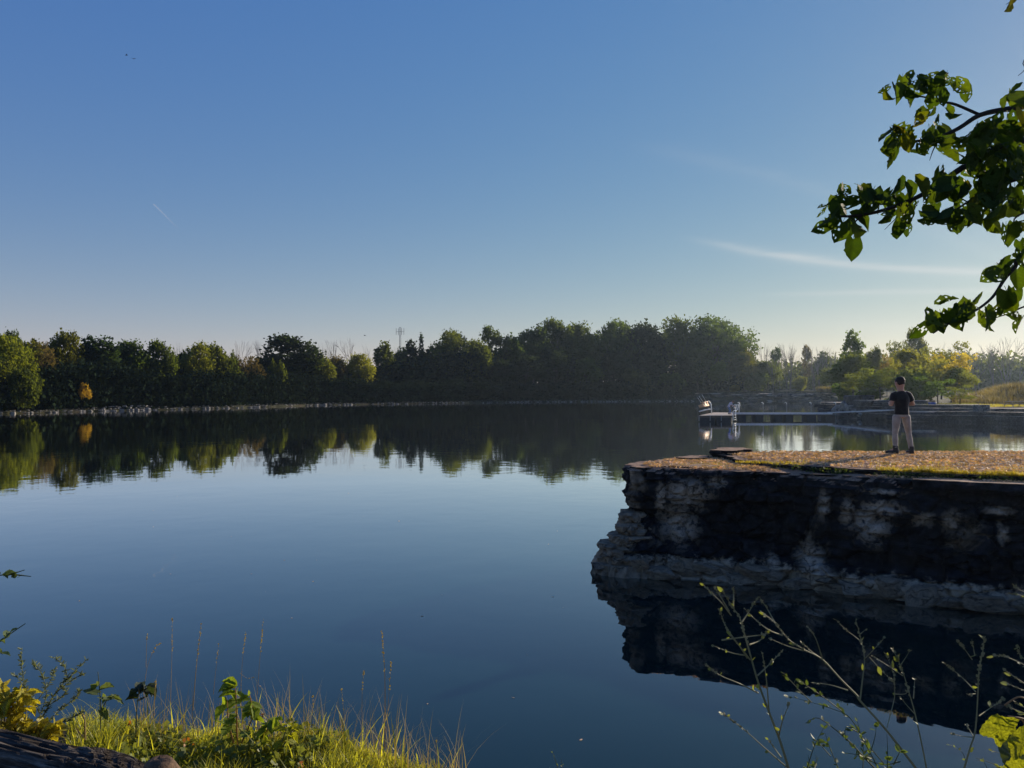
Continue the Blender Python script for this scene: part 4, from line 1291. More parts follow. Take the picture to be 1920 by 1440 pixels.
bench = empty('dock_bench', tuple(PD(1321, 774, 94)))
tag(bench, 'sunlit tan wooden bench tipped at the left end of the dock', 'bench')
c0, c1 = PD(1312, 763.5, 92.5), PD(1329, 760, 94.5)
for k in range(4):
    off_ = Vector((0, .16 * k, .06 * k))
    hoop('slat', [c0 + off_, c1 + off_], bench, .075, M_TAN)
for k in range(2):
    off_ = Vector((0, .55, .28 + .16 * k))
    hoop('slat', [c0.lerp(c1, .25) + off_, c1 + off_], bench, .07, M_TAN)
for t in (.1, .9):
    q = c0.lerp(c1, t)
    into(MB().tube([q + Vector((0, 0, 0)), (q.x, q.y, DZ)], .06, 6).build('leg', M_BEAM), bench)
    into(MB().tube([q + Vector((0, .5, .2)), (q.x, q.y + .55, DZ)], .06, 6).build('leg', M_BEAM), bench)
for i, (a, b, lab) in enumerate((((1308, 745.5), (1315.5, 757), 'lowest and shortest of the three fishing rods leaning on the dock bench'),
                                 ((1310.5, 742.5), (1322, 759), 'middle one of the three fishing rods leaning on the dock bench'),
                                 ((1316, 739.5), (1326, 757), 'right one of the three fishing rods leaning on the dock bench'))):
    rod = empty('fishing_rod', tuple(PD(*b, 93.6)))
    tag(rod, lab, 'fishing rod', 'fishing rods on the dock')
    A, B = PD(*a, 93.4), PD(*b, 93.7)
    q = A.lerp(B, .75)
    hoop('blank', [A, q], rod, .028, M_ROD)
    hoop('handle', [q, B, B + (B - A) * .12], rod, .045, M_WHITE)
    into(MB().box(tuple(A.lerp(B, .86) + Vector((0, -.08, -.06))), (.12, .12, .14)).build('reel', M_FLOAT), rod)

# ---------------------------------------------------------------- on the right bank
blk = rock_body('stone_block', [(G(1824, 87.5), 87.5), (G(1856, 87.3), 87.3), (G(1856, 88.8), 88.8), (G(1825, 89), 89)], lev(1.45 - .75, EYE - (759 - HZ) / F * 88, 7), lambda z, p: 0,
                rock_mat('grey_block_stone', -5, dark=(.07, .08, .09), pale=(.2, .2, .2), cut=(.5, .7), bump=.04), .18, amp=.03, freq=1.0, cap_step=.4, seed=40, sm=0, edge=.02)
tag(blk, 'big square cut grey stone block standing on the right bank ledges', 'stone block')
M_PICNIC = simple('grey_timber', ((0.3, (0.16, 0.13, 0.11)), (0.7, (0.28, 0.24, 0.21))), 4, .7, .3, .01)
tb = empty('picnic_table', (G(1905, 94), 94, 1.5))
tag(tb, 'dark wooden picnic table at the right edge beyond the stone block', 'table')
def tbm(n_, c_, s_, **k): return MB().box(c_, s_, **k).build(n_, M_PICNIC, tb)
for k in range(4): tbm('plank', (0, -.33 + .22 * k, .74), (3.0, .2, .045))
for y in (-.75, .75): tbm('seat', (0, y, .44), (3.0, .26, .045))
for x in (-1.1, 1.1):
    tbm('crossbeam', (x, 0, .69), (.09, .86, .07)); tbm('crossbeam', (x, 0, .39), (.09, 1.75, .09))
    for s in (-1, 1):
        MB().tube([(x, s * .3, .72), (x, s * .72, -.02)], .055, 4).build('leg', M_PICNIC, tb)
for s in (-1, 1):
    MB().tube([(s * 1.1, 0, .4), (s * .4, 0, .72)], .05, 4).build('brace', M_PICNIC, tb)
tb.rotation_euler = (0, 0, .25)
# blue cover lying on the ledge behind the man
cv = rock_body('blue_tarp', [(G(1731, 95), 95), (G(1755, 94.5), 94.5), (G(1756, 96), 96), (G(1732, 96.6), 96.6)], [1.8, 1.95, 2.05, 2.1], lambda z, p: 0,
               simple('blue_plastic_sheet', ((0.3, (0.02, 0.05, 0.22)), (0.7, (0.04, 0.10, 0.38))), 3, .4, .3, .03), .3, amp=.08, freq=1.5, cap_step=.3, seed=41, edge=.05)
tag(cv, 'blue sheet lying on the rock ledge right of the man', 'tarp')
bo = mesh_obj('pale_boulder', BLOCKS[2].copy())
bo.location, bo.scale, bo.rotation_euler = (G(1746, 98), 98, 2.05), (1.3, 1.0, .8), (0, 0, 1)
tag(bo, 'pale rounded boulder on the ledge above the blue sheet', 'boulder')
for i, (px, py, Y, s) in enumerate(((1570, 762, 106, .9), (1579, 764, 103, .7), (1586, 768, 101, 1.0), (1591, 765, 102, .6), (1574, 769, 103.5, .6), (1602, 772, 98.5, .8), (1582, 757, 108, .9), (1563, 770, 104, .8), (1612, 778, 97, .7))):
    b_ = mesh_obj('boulder', BLOCKS[i % 7].copy(), east)
    b_.data.materials.clear(); b_.data.materials.append(M_RUBBLE)
    p = P(px, py, Y); b_.location = p - Vector(east.location); b_.scale = (s * 1.3, s, s * .8)
    b_.rotation_euler = (i, i * .7, i * 2)

# mound with golden grass and the sunny strip of grass in front of it
mv, mf = [], []
mxs, mys = np.linspace(G(1770, 100), 110, 60), np.linspace(93, 190, 50)
for y in mys:
    for x in mxs:
        px = 960 + x / y * F
        r = max(0, min(1, (y - 108) / 11)) * max(0, min(1, (px - 1790) / 120))
        z = 1.56 + 2.1 * r * r * (3 - 2 * r) + (1.1 * noise.noise(Vector((x * .16, y * .16, 2))) + .35 * noise.noise(Vector((x * .5, y * .5, 2)))) * r
        e = min(1, max(0, (px - 1775) / 15))
        mv.append((x, y, z - .5 * (1 - e)))
nx = len(mxs)
for j in range(len(mys) - 1):
    for i in range(nx - 1):
        if 960 + mxs[i] / mys[j] * F > 1765: mf.append((j * nx + i, j * nx + i + 1, (j + 1) * nx + i + 1, (j + 1) * nx + i))
mound = mesh_obj('grass_mound', np_mesh('grass_mound', mv, mf, True), None, simple('dry_grass_ground', ((0.3, (0.035, 0.04, 0.02)), (0.7, (0.10, 0.085, 0.04))), 1.2, .95, .8, .1))
tag(mound, 'low mound of dry golden grass on the right bank', kind='structure')

def grass(name, pts, hs, mat, label, seed=0, w=.012, lean=.5, bend=1.0, seg=3, wind=(0, 0), parent=None):
    """curved tapering blades; pts (n,3), hs heights"""
    rs = np.random.RandomState(seed)
    n = len(pts)
    pts = np.asarray(pts, float); hs = np.asarray(hs, float).reshape(-1, 1)
    a = rs.uniform(0, 2 * np.pi, n)
    d = np.stack([np.cos(a) + wind[0], np.sin(a) + wind[1], np.zeros(n)], 1)
    s = np.stack([-np.sin(a), np.cos(a), np.zeros(n)], 1)
    ln = rs.uniform(.1, 1.0, (n, 1)) * lean
    V = []
    ww = w * rs.uniform(.6, 1.4, (n, 1))
    for k in range(seg + 1):
        t = k / seg
        c = pts + np.array([0, 0, 1.0]) * hs * (t - .35 * bend * ln * t * t) + d * hs * ln * t * t * bend
        wk = ww * (1 - t) ** .7 if k else ww * .8
        if k == seg:
            V.append(c)
        else:
            V.append(c - s * wk * .5); V.append(c + s * wk * .5)
    V = np.stack(V, 1)
    m_ = V.shape[1]
    Vf = V.reshape(-1, 3)
    F4 = []
    base = np.arange(n)[:, None] * m_
    for k in range(seg - 1):
        F4.append(base + np.array([[2 * k, 2 * k + 1, 2 * k + 3, 2 * k + 2]]))
    F4.append(base + np.array([[2 * seg - 2, 2 * seg - 1, 2 * seg, 2 * seg]]))
    # last one is a triangle: build polygons by hand
    me = bpy.data.meshes.new(name)
    quads = np.concatenate(F4[:-1]) if len(F4) > 1 else np.zeros((0, 4), int)
    tris = (base + np.array([[2 * seg - 2, 2 * seg - 1, 2 * seg]]))
    loops = np.concatenate([quads.ravel(), tris.ravel()]).astype(np.int32)
    me.vertices.add(len(Vf)); me.vertices.foreach_set('co', Vf.astype(np.float32).ravel())
    me.loops.add(len(loops)); me.loops.foreach_set('vertex_index', loops)
    nq, nt = len(quads), len(tris)
    me.polygons.add(nq + nt)
    me.polygons.foreach_set('loop_start', np.concatenate([np.arange(nq) * 4, nq * 4 + np.arange(nt) * 3]).astype(np.int32))
    me.polygons.foreach_set('loop_total', np.concatenate([np.full(nq, 4), np.full(nt, 3)]).astype(np.int32))
    me.update(calc_edges=True)
    o = mesh_obj(name, me, parent, mat)
    if label: tag(o, label, kind='stuff')
    return o

M_GOLD = leafy('golden_grass', (.155, .125, .06), .45, .25, .7, tcol=1.2)
M_SUNG = leafy('sunny_grass', (.30, .27, .06), .5, .4, .3, tcol=1.3)
rs = np.random.RandomState(3)
pts = []
while len(pts) < 26000:
    x, y = rs.uniform(mxs[0], 108), rs.uniform(93.5, 175) 
    px = 960 + x / y * F
    if 1785 < px < 1990: pts.append((x, y))
def mound_z(x, y):
    i, j = np.searchsorted(mxs, x) - 1, np.searchsorted(mys, y) - 1
    return mv[j * nx + i][2]
gl, sl = [], []
for x, y in pts:
    z = mound_z(x, y)
    (gl if y > 108.5 else sl).append((x, y, z - .05))
grass('golden_grass', gl, rs.uniform(.4, 1.5, len(gl)), M_GOLD, 'tall golden dry grass on the mound at the right edge', 1, w=.12, lean=.6)
grass('lawn_grass', sl, rs.uniform(.12, .35, len(sl)), M_SUNG, 'short sunny yellow-green grass before the golden mound', 2, w=.07, lean=.6)
# reeds and ledge grasses
ptsr = [(G(px, 262), 262 + rs.uniform(0, 3), 3.1) for px in rs.uniform(1536, 1577, 900)]
grass('golden_reeds', ptsr, rs.uniform(1.0, 2.4, 900), M_GOLD, 'patch of golden reeds on the far cliff top right of the lime bush', 4, w=.16, lean=.25)
ptsr = []
for _ in range(5000):
    px, Y = rs.uniform(1690, 1830), rs.uniform(92, 104)
    ptsr.append((G(px, Y), Y, 1.5))
grass('ledge_grass', ptsr, rs.uniform(.15, .6, len(ptsr)), leafy('ledge_grass', (.13, .14, .04), .45, .4, .4), 'uneven green and tan grass between the ledges of the right bank', 5, w=.05, lean=.5)
# ---------------------------------------------------------------- people
M_SKIN = simple('skin', ((0.3, (0.42, 0.22, 0.15)), (0.7, (0.50, 0.28, 0.19))), 9, .5, .1, .003)
M_HAIR = simple('short_dark_hair', ((0.3, (0.012, 0.009, 0.007)), (0.7, (0.035, 0.025, 0.02))), 60, .7, .6, .004)
M_TEE = simple('black_cotton', ((0.3, (0.006, 0.006, 0.007)), (0.7, (0.014, 0.014, 0.016))), 14, .85, .4, .01)
M_CHINO = simple('grey_tan_trousers', ((0.3, (0.24, 0.21, 0.19)), (0.7, (0.36, 0.32, 0.29))), 8, .85, .8, .03)
M_BOOT = simple('dark_boots', ((0.3, (0.012, 0.012, 0.014)), (0.7, (0.04, 0.038, 0.036))), 10, .6, .3, .01)
M_LAV = simple('pale_violet_shirt', ((0.3, (0.36, 0.34, 0.46)), (0.7, (0.48, 0.46, 0.58))), 6, .85, .3, .02)
M_JEAN = simple('blue_jeans', ((0.3, (0.03, 0.08, 0.22)), (0.7, (0.07, 0.15, 0.34))), 6, .85, .3, .02)
for m_ in (M_TEE, M_CHINO, M_LAV, M_JEAN):
    b_ = [n_ for n_ in m_.node_tree.nodes if n_.type == 'BSDF_PRINCIPLED'][0]
    b_.inputs['Sheen Weight'].default_value = .7
    b_.inputs['Sheen Roughness'].default_value = .35
M_EYE = simple('eye_white', ((0.3, (0.6, 0.6, 0.6)), (0.7, (0.7, 0.7, 0.7))), 3, .2, 0)

def loft(mb, secs, n=14, ref=(1, 0, 0)):
    """secs: (point, r across, r fore-aft); rounded ends"""
    ref = Vector(ref)
    pts = [Vector(s[0]) for s in secs]
    vs_, fs = [], []
    for i, (p, ra, rb) in enumerate(secs):
        p = Vector(p)
        t = (pts[min(i + 1, len(pts) - 1)] - pts[max(i - 1, 0)]).normalized()
        a = ref - t * ref.dot(t)
        if a.length < .2: a = Vector((0, 1, 0)) - t * t.y
        a.normalize()
        b = t.cross(a)
        for k in range(n):
            w = 2 * math.pi * k / n
            vs_.append(p + a * math.cos(w) * ra + b * math.sin(w) * rb)
    for i in range(len(secs) - 1):
        for k in range(n):
            k2 = (k + 1) % n
            fs.append((i * n + k, i * n + k2, (i + 1) * n + k2, (i + 1) * n + k))
    fs.append(tuple(range(n - 1, -1, -1)))
    fs.append(tuple((len(secs) - 1) * n + k for k in range(n)))
    mb.add(vs_, fs)

def melt(o, vox, it=6, smooth=.6):
    r = o.modifiers.new('melt', 'REMESH')
    r.mode = 'VOXEL'
    r.voxel_size = vox
    r.use_smooth_shade = True
    s = o.modifiers.new('relax', 'SMOOTH')
    s.iterations = it
    s.factor = smooth
    return o

def human(par, J, fwd, mats, vox=.009, k=1.0, sleeve=.62, hem=None):
    """J: joint positions. fwd: the way the chest faces"""
    fwd = Vector(fwd).normalized()
    J = {a: Vector(b) for a, b in J.items()}
    up = (J['neck'] - J['pelvis']).normalized()
    side = up.cross(fwd).normalized()       # towards the person's right... sign is unimportant
    ref = tuple(side)
    # ---- body: one continuous skin
    mb = MB()
    pel, ch, nk, hd = J['pelvis'], J['chest'], J['neck'], J['head']
    wst = pel.lerp(ch, .45)
    loft(mb, [(pel - up * .08 * k, .10, .08), (pel, .155 * k, .10 * k), (wst, .13 * k, .09 * k), (ch, .165 * k, .105 * k), (ch.lerp(nk, .55), .15 * k, .085 * k), (ch.lerp(nk, .85), .09 * k, .065 * k), (nk, .058 * k, .058 * k)], ref=ref)
    kh = k * 1.1
    hup = (hd - nk).normalized()
    hf = Vector(J.get('look', fwd)).normalized()
    hs_ = hup.cross(hf).normalized()
    loft(mb, [(nk - hup * .04, .070 * kh, .068 * kh), (nk + hup * .04 * kh, .067 * kh, .066 * kh), (hd - hup * .08 * kh, .066 * kh, .072 * kh), (hd - hup * .02 * kh, .082 * kh, .098 * kh), (hd + hup * .04 * kh, .088 * kh, .106 * kh), (hd + hup * .095 * kh, .074 * kh, .092 * kh), (hd + hup * .13 * kh, .034 * kh, .045 * kh)], ref=tuple(hs_))
    # jaw, nose, brow, ears
    loft(mb, [(hd - hup * .05 * kh + hf * .03 * kh, .048 * kh, .04 * kh), (hd - hup * .095 * kh + hf * .065 * kh, .032 * kh, .028 * kh)], ref=tuple(hs_), n=10)
    loft(mb, [(hd + hup * .03 * kh + hf * .085 * kh, .012 * kh, .012 * kh), (hd - hup * .012 * kh + hf * .112 * kh, .016 * kh, .016 * kh), (hd - hup * .02 * kh + hf * .085 * kh, .014 * kh, .01 * kh)], ref=tuple(hs_), n=8)
    for s in (-1, 1):
        loft(mb, [(hd + hs_ * s * .084 * kh - hup * .028 * kh, .010 * kh, .014 * kh), (hd + hs_ * s * .097 * kh, .010 * kh, .024 * kh), (hd + hs_ * s * .093 * kh + hup * .03 * kh, .009 * kh, .014 * kh)], n=8, ref=tuple(hs_))
    for s in 'LR':
        sh_, el, wr = J['sh' + s], J['el' + s], J['wr' + s]
        loft(mb, [(sh_.lerp(nk, .5), .05 * k, .05 * k), (sh_, .062 * k, .058 * k), (sh_.lerp(el, .35), .052 * k, .054 * k), (el, .040 * k, .040 * k), (el.lerp(wr, .3), .042 * k, .040 * k), (wr, .026 * k, .022 * k)], n=10)
        hip, kn, an = J['hip' + s], J['kn' + s], J['an' + s]
        loft(mb, [(hip + up * .03, .09 * k, .095 * k), (hip.lerp(kn, .4), .078 * k, .08 * k), (kn, .054 * k, .056 * k), (kn.lerp(an, .35), .054 * k, .058 * k), (an, .036 * k, .038 * k)], n=12)
        toe = J['toe' + s]
        loft(mb, [(an, .036 * k, .036 * k), (an.lerp(toe, .45) - Vector((0, 0, .01)), .042 * k, .034 * k), (toe, .036 * k, .018 * k)], n=10)
        # hand with a palm, four fingers and a thumb, curled round what it holds
        hd_ = (wr - el).normalized()
        hold = Vector(J['palm' + s]).normalized()      # the way the palm faces
        acr = hd_.cross(hold).normalized()
        pc = wr + hd_ * .05 * k
        loft(mb, [(wr - hd_ * .01, .024 * k, .020 * k), (pc, .040 * k, .016 * k), (wr + hd_ * .095 * k, .040 * k, .014 * k)], n=10, ref=tuple(acr))
        for q, ln in enumerate((.068, .078, .073, .056)):
            b0 = wr + hd_ * .09 * k + acr * (-.030 + .020 * q) * k
            b1 = b0 + (hd_ * .75 + hold * .65) * ln * .45 * k
            b2 = b1 + (hd_ * .05 + hold) * ln * .33 * k
            b3 = b2 + (-hd_ * .65 + hold * .55) * ln * .28 * k
            mb.tube([b0, b1, b2, b3], [.0095 * k, .009 * k, .0082 * k, .0065 * k], 7)
        t0 = wr + hd_ * .03 * k - acr * .032 * k
        mb.tube([t0, t0 + (hd_ * .5 - acr * .6 + hold * .5) * .045 * k, t0 + (hd_ * .75 - acr * .35 + hold * 1.3) * .062 * k], [.013 * k, .011 * k, .008 * k], 7)
    body = melt(mb.build('body', mats['skin'], par), vox, 3, .4)
    for s in (-1, 1):
        e = MB()
        c_ = hd + hup * .022 * kh + hf * .087 * kh + hs_ * s * .03 * kh
        e.tube([c_ - hf * .006, c_ + hf * .004], [.011 * kh, .006 * kh], 8)
        e.build('eye', mats['eye'], par)
    # ---- hair
    mb = MB()
    bk = -hf
    loft(mb, [(hd - hup * .05 * kh + bk * .034 * kh, .066 * kh, .066 * kh), (hd + bk * .016 * kh, .088 * kh, .100 * kh), (hd + hup * .05 * kh + bk * .012 * kh, .094 * kh, .108 * kh), (hd + hup * .105 * kh + bk * .004 * kh, .078 * kh, .096 * kh), (hd + hup * .142 * kh, .034 * kh, .048 * kh)], ref=tuple(hs_))
    melt(mb.build('hair', mats['hair'], par), vox, 3, .4)
    # ---- shirt
    mb = MB()
    hemp = pel + up * (hem if hem is not None else -.02)
    loft(mb, [(hemp, .172 * k, .128 * k), (pel.lerp(ch, .2), .165 * k, .122 * k), (wst + up * .02, .158 * k, .118 * k), (ch, .19 * k, .128 * k), (ch.lerp(nk, .5), .178 * k, .105 * k), (ch.lerp(nk, .8), .130 * k, .086 * k), (ch.lerp(nk, .98), .078 * k, .074 * k)], n=18, ref=ref)
    for s in 'LR':
        sh_, el = J['sh' + s], J['el' + s]
        e = sh_.lerp(el, sleeve)
        loft(mb, [(sh_.lerp(nk, .45), .065 * k, .065 * k), (sh_, .080 * k, .076 * k), (sh_.lerp(el, .3), .076 * k, .075 * k), (e, .070 * k, .070 * k)], n=12)
    melt(mb.build('shirt', mats['top'], par), vox, 3, .5)
    # ---- trousers
    mb = MB()
    loft(mb, [(pel + up * .05, .150 * k, .112 * k), (pel, .172 * k, .122 * k), (pel - up * .07 * k, .166 * k, .116 * k)], n=16, ref=ref)
    for s in 'LR':
        hip, kn, an = J['hip' + s], J['kn' + s], J['an' + s]
        loft(mb, [(hip + up * .04, .090 * k, .108 * k), (hip.lerp(kn, .25), .086 * k, .100 * k), (hip.lerp(kn, .7), .066 * k, .080 * k), (kn, .056 * k, .066 * k), (kn.lerp(an, .35), .060 * k, .070 * k), (kn.lerp(an, .8), .050 * k, .060 * k), (kn.lerp(an, .95), .056 * k, .062 * k)], n=14)
    melt(mb.build('trousers', mats['legs'], par), vox, 2, .5)
    for s in 'LR':
        an, toe = J['an' + s], J['toe' + s]
        d = (toe - an); d.z = 0; d.normalize()
        gz = toe.z - .03
        mb = MB()
        loft(mb, [(an + Vector((0, 0, .07)), .058 * k, .060 * k), (an, .056 * k, .062 * k), (Vector((an.x, an.y, gz + .055)) - d * .01, .052 * k, .075 * k)], n=12, ref=tuple(d.cross(Vector((0, 0, 1)))))
        loft(mb, [(Vector((an.x, an.y, gz + .045)) - d * .065, .040 * k, .045), (Vector((an.x, an.y, gz + .05)), .050 * k, .05), (an.lerp(toe, .55) * Vector((1, 1, 0)) + Vector((0, 0, gz + .047)), .054 * k, .045), (Vector((toe.x, toe.y, gz + .036)), .046 * k, .034), (Vector((toe.x, toe.y, gz + .03)) + d * .03, .026 * k, .022)], n=12, ref=tuple(d.cross(Vector((0, 0, 1)))))
        melt(mb.build('boot', mats['shoe'], par), vox, 2, .4)
    return body

# the man on the outcrop: metres from between his feet; x right, y away
u = .01178
MX, MY, MZ = G(1690, 17.0), 17.0, 2.12
man = empty('person', (MX, MY, MZ))
tag(man, 'standing man seen from behind in black t-shirt, grey-tan trousers and dark boots', 'person')
def q(px, py, dy=0): return ((px - 1690) * u, dy, (853 - py) * u)
J = dict(pelvis=q(1690, 778.5), chest=q(1690, 751, -.01), neck=q(1688.5, 734.5, .0), head=q(1688, 721.2, .02), look=(-.35, 1, -.12),
         shL=q(1675.5, 743), elL=q(1669.5, 761.5, -.03), wrL=q(1676, 758.5, .20), palmL=(1, .1, -.1),
         shR=q(1703.5, 743), elR=q(1712.5, 761, -.01), wrR=q(1704.5, 757, .21), palmR=(-1, .1, -.1),
         hipL=q(1681.5, 785), knL=q(1678.5, 815, .02), anL=q(1678.5, 843, .0), toeL=(q(1666, 850.6, .09)),
         hipR=q(1698.5, 785), knR=q(1704, 815, .02), anR=q(1707.5, 844.5, -.02), toeR=(q(1709, 850.6, .17)))
human(man, J, (-.15, 1, 0), dict(skin=M_SKIN, hair=M_HAIR, top=M_TEE, legs=M_CHINO, shoe=M_BOOT, eye=M_EYE), k=.97, vox=.010, hem=-.01)
mb = MB().tube([q(1678, 756.5, .33), q(1703, 755, .33)], [.012, .012], 6)
# the bending person on the dock
u2 = .0632
px0, py0, Y0 = 1367.5, 776.5, 91.5
angler = empty('person', (G(px0, Y0), Y0, DZ))
tag(angler, 'person in a pale violet shirt and blue jeans bending forward on the dock', 'person')
def w(px, py, dy=0): return ((px - px0) * u2, dy, (py0 - py) * u2)
J = dict(pelvis=w(1366, 762), chest=w(1369.0, 756), neck=w(1372.0, 754.0), head=w(1374.2, 752.8), look=(.8, 0, -.6),
         shL=w(1371, 756, .17), elL=w(1373.5, 760, .16), wrL=w(1376.5, 761, .08), palmL=(0, -1, -.2),
         shR=w(1371, 756, -.17), elR=w(1373, 760.5, -.16), wrR=w(1376.5, 762, -.08), palmR=(0, 1, -.2),
         hipL=w(1366, 763.5, .1), knL=w(1368.6, 769, .12), anL=w(1366.5, 775.0, .13), toeL=(.12, .13, .03),
         hipR=w(1366, 763.5, -.1), knR=w(1369.5, 769, -.12), anR=w(1368, 775.0, -.13), toeR=(.24, -.15, .03))
human(angler, J, (.9, 0, -.35), dict(skin=M_SKIN, hair=M_HAIR, top=M_LAV, legs=M_JEAN, shoe=M_BOOT, eye=M_EYE), vox=.014)
# ---------------------------------------------------------------- litter and grass on the outcrop
def poly_in(poly, x, y):
    c_ = False
    for (x1, y1), (x2, y2) in zip(poly, poly[1:] + poly[:1]):
        if (y1 > y) != (y2 > y) and x < x1 + (y - y1) / (y2 - y1) * (x2 - x1): c_ = not c_
    return c_
def shrink(poly, s):
    cx, cy_ = sum(p[0] for p in poly) / len(poly), sum(p[1] for p in poly) / len(poly)
    return [(cx + (x - cx) * s, cy_ + (y - cy_) * (s - .03)) for x, y in poly]
rs = np.random.RandomState(21)
M_LITTER = leafy('dead_leaf_litter', (.66, .43, .27), .2, 2.5, .45, .7, tcol=1.0, fine=.06)
def flakes(name, poly, z, n, size, mat, lift=.03, seed=0, xmax=15, dens=None):
    rs = np.random.RandomState(seed)
    xs = [p[0] for p in poly]; ys = [p[1] for p in poly]
    P_ = []
    while len(P_) < n:
        x, y = rs.uniform(min(xs), min(max(xs), xmax)), rs.uniform(min(ys), max(ys))
        if poly_in(poly, x, y):
            if dens and rs.uniform() > dens(x, y): continue
            if rs.uniform() > .75 + 1.1 * noise.noise(Vector((x * 1.1, y * 2.2, 3))): continue
            P_.append((x, y))
    c_ = np.array([(x, y, z + rs.uniform(0, lift)) for x, y in P_])
    V, Fq = cards(rs, c_, rs.uniform(.5, 1.5, n) * size, .7, .0)
    # lie fairly flat
    cen = np.repeat(c_, 4, 0)
    V = cen + (V - cen) * np.array([1, 1, .45])
    return mesh_obj(name, np_mesh(name, V, Fq), None, mat)
li = flakes('leaf_litter', shrink(upper_line, .97), 2.115, 26000, .042, M_LITTER, .03, 1)
tag(li, 'reddish brown dead leaves and chips covering the top of the outcrop', kind='stuff')
li2 = flakes('leaf_litter', shrink(outcrop_line, .96), 2.01, 14000, .040, M_LITTER, .03, 2, xmax=13, dens=lambda x, y: 1.0 if (x < 5.0 or y < 13.6) else 0.0)
tag(li2, 'brown dead leaves on the lower front shelf of the outcrop', kind='stuff')
# small stones and grass along the front of the upper slab
M_TUFT = leafy('yellow_green_tufts', (.27, .22, .03), .5, 2.5, .4, .5, tcol=1.6, fine=.05)
pts, hs = [], []
front = [(p[0], p[1]) for p in upper_line[:8]]
fx = [p[0] for p in front][::-1]; fy = [p[1] for p in front][::-1]
while len(pts) < 9000:
    x = rs.uniform(5.2, 13)
    dns = .5 + .9 * noise.noise(Vector((x * 1.3, 0, 5))) + (.7 if x > 6.9 else 0) + (.4 if x > 8.4 else 0) - (.9 if x < 6.5 else 0)
    if rs.uniform() > dns: continue
    y = float(np.interp(x, fx, fy)) + abs(rs.normal()) * .16 - .05
    pts.append((x, y, 2.10)); hs.append(rs.uniform(.03, .11) * (1 + .5 * noise.noise(Vector((x * 3, 0, 0)))))
grass('grass_fringe', pts, hs, M_TUFT, 'yellow-green grass tufts along the front edge of the outcrop top', 7, w=.010, lean=.9)
pts, hs = [], []
for cx, cy_, r, n_ in ((4.0, 15.7, .25, 500), (4.7, 15.0, .22, 400), (3.6, 15.4, .2, 250), (4.3, 15.2, .3, 500), (7.1, 14.6, .2, 160), (6.0, 15.2, .25, 120), (8.2, 14.7, .3, 150), (5.3, 14.8, .3, 400), (7.6, 13.9, .3, 300), (9.0, 13.6, .35, 350)):
    for _ in range(n_):
        a, r_ = rs.uniform(0, 6.28), r * rs.uniform(0, 1) ** .5
        pts.append((cx + r_ * math.cos(a) * 1.6, cy_ + r_ * math.sin(a), 2.005 if cx < 4.6 else 2.115)); hs.append(rs.uniform(.015, .06))
grass('moss_patches', pts, hs, M_TUFT, 'small yellow-green moss and grass patches on the western end of the outcrop', 8, w=.010, lean=.8)
# ivy-like weeds over the lip
c_ = np.array([(x, float(np.interp(x, fx, fy)) - .06 - abs(rs.normal()) * .08, 2.0 + rs.uniform(-.02, .10)) for x in rs.uniform(5.0, 12, 2600) if rs.uniform() < .5 + noise.noise(Vector((x * 2, 3, 3)))])
V, Fq = cards(rs, c_, rs.uniform(.02, .045, len(c_)), .7)
o = mesh_obj('creeping_weeds', np_mesh('creeping_weeds', V, Fq), None, leafy('creeping_weed', (.06, .085, .02), .4, 2, .4))
tag(o, 'dark creeping weeds in the step at the front of the outcrop', kind='stuff')
# ---------------------------------------------------------------- overhanging tree at the upper right
def leaf_mesh(seed, holes=0.0, curl=.25):
    """heart-shaped leaf with a drip tip, veined fold and insect holes"""
    rnd = random.Random(seed)
    nu, nv = 9, 10
    V, Fc = [], []
    for j in range(nv + 1):
        t = j / nv
        # half width along the leaf: heart shape with a drawn-out tip
        wd = .52 * (math.sin(math.pi * min(1, t * .93 + .09)) ** .75) * (1 - .35 * t) if t < .93 else .05 * (1 - t) / .07
        for i in range(nu):
            s = (i / (nu - 1)) * 2 - 1
            x = s * wd * (1 + .06 * rnd.uniform(-1, 1) * (abs(s) > .9))
            y = -t + .14 * (abs(s) ** 1.3) * max(0, 1 - t * 4) * 1.0 + (.10 * abs(s) if t < .2 else 0)
            z = curl * abs(s) * wd * .9 - .22 * curl * 4 * t * t * .3 + .025 * math.sin(t * 22) * abs(s) + .02 * rnd.uniform(-1, 1)
            V.append((x, y, z))
    for j in range(nv):
        for i in range(nu - 1):
            if holes and 1 <= j < nv - 2 and 0 < i < nu - 2 and rnd.random() < holes: continue
            a = j * nu + i
            Fc.append((a, a + 1, a + nu + 1, a + nu))
    b = len(V)
    # stalk
    V += [(-.012, .0, 0), (.012, .0, 0), (.010, .22, .06), (-.010, .22, .06)]
    Fc.append((b, b + 1, b + 2, b + 3))
    me = bpy.data.meshes.new('leaf')
    me.from_pydata(V, [], Fc)
    me.polygons.foreach_set('use_smooth', [True] * len(me.polygons))
    me.update()
    return me
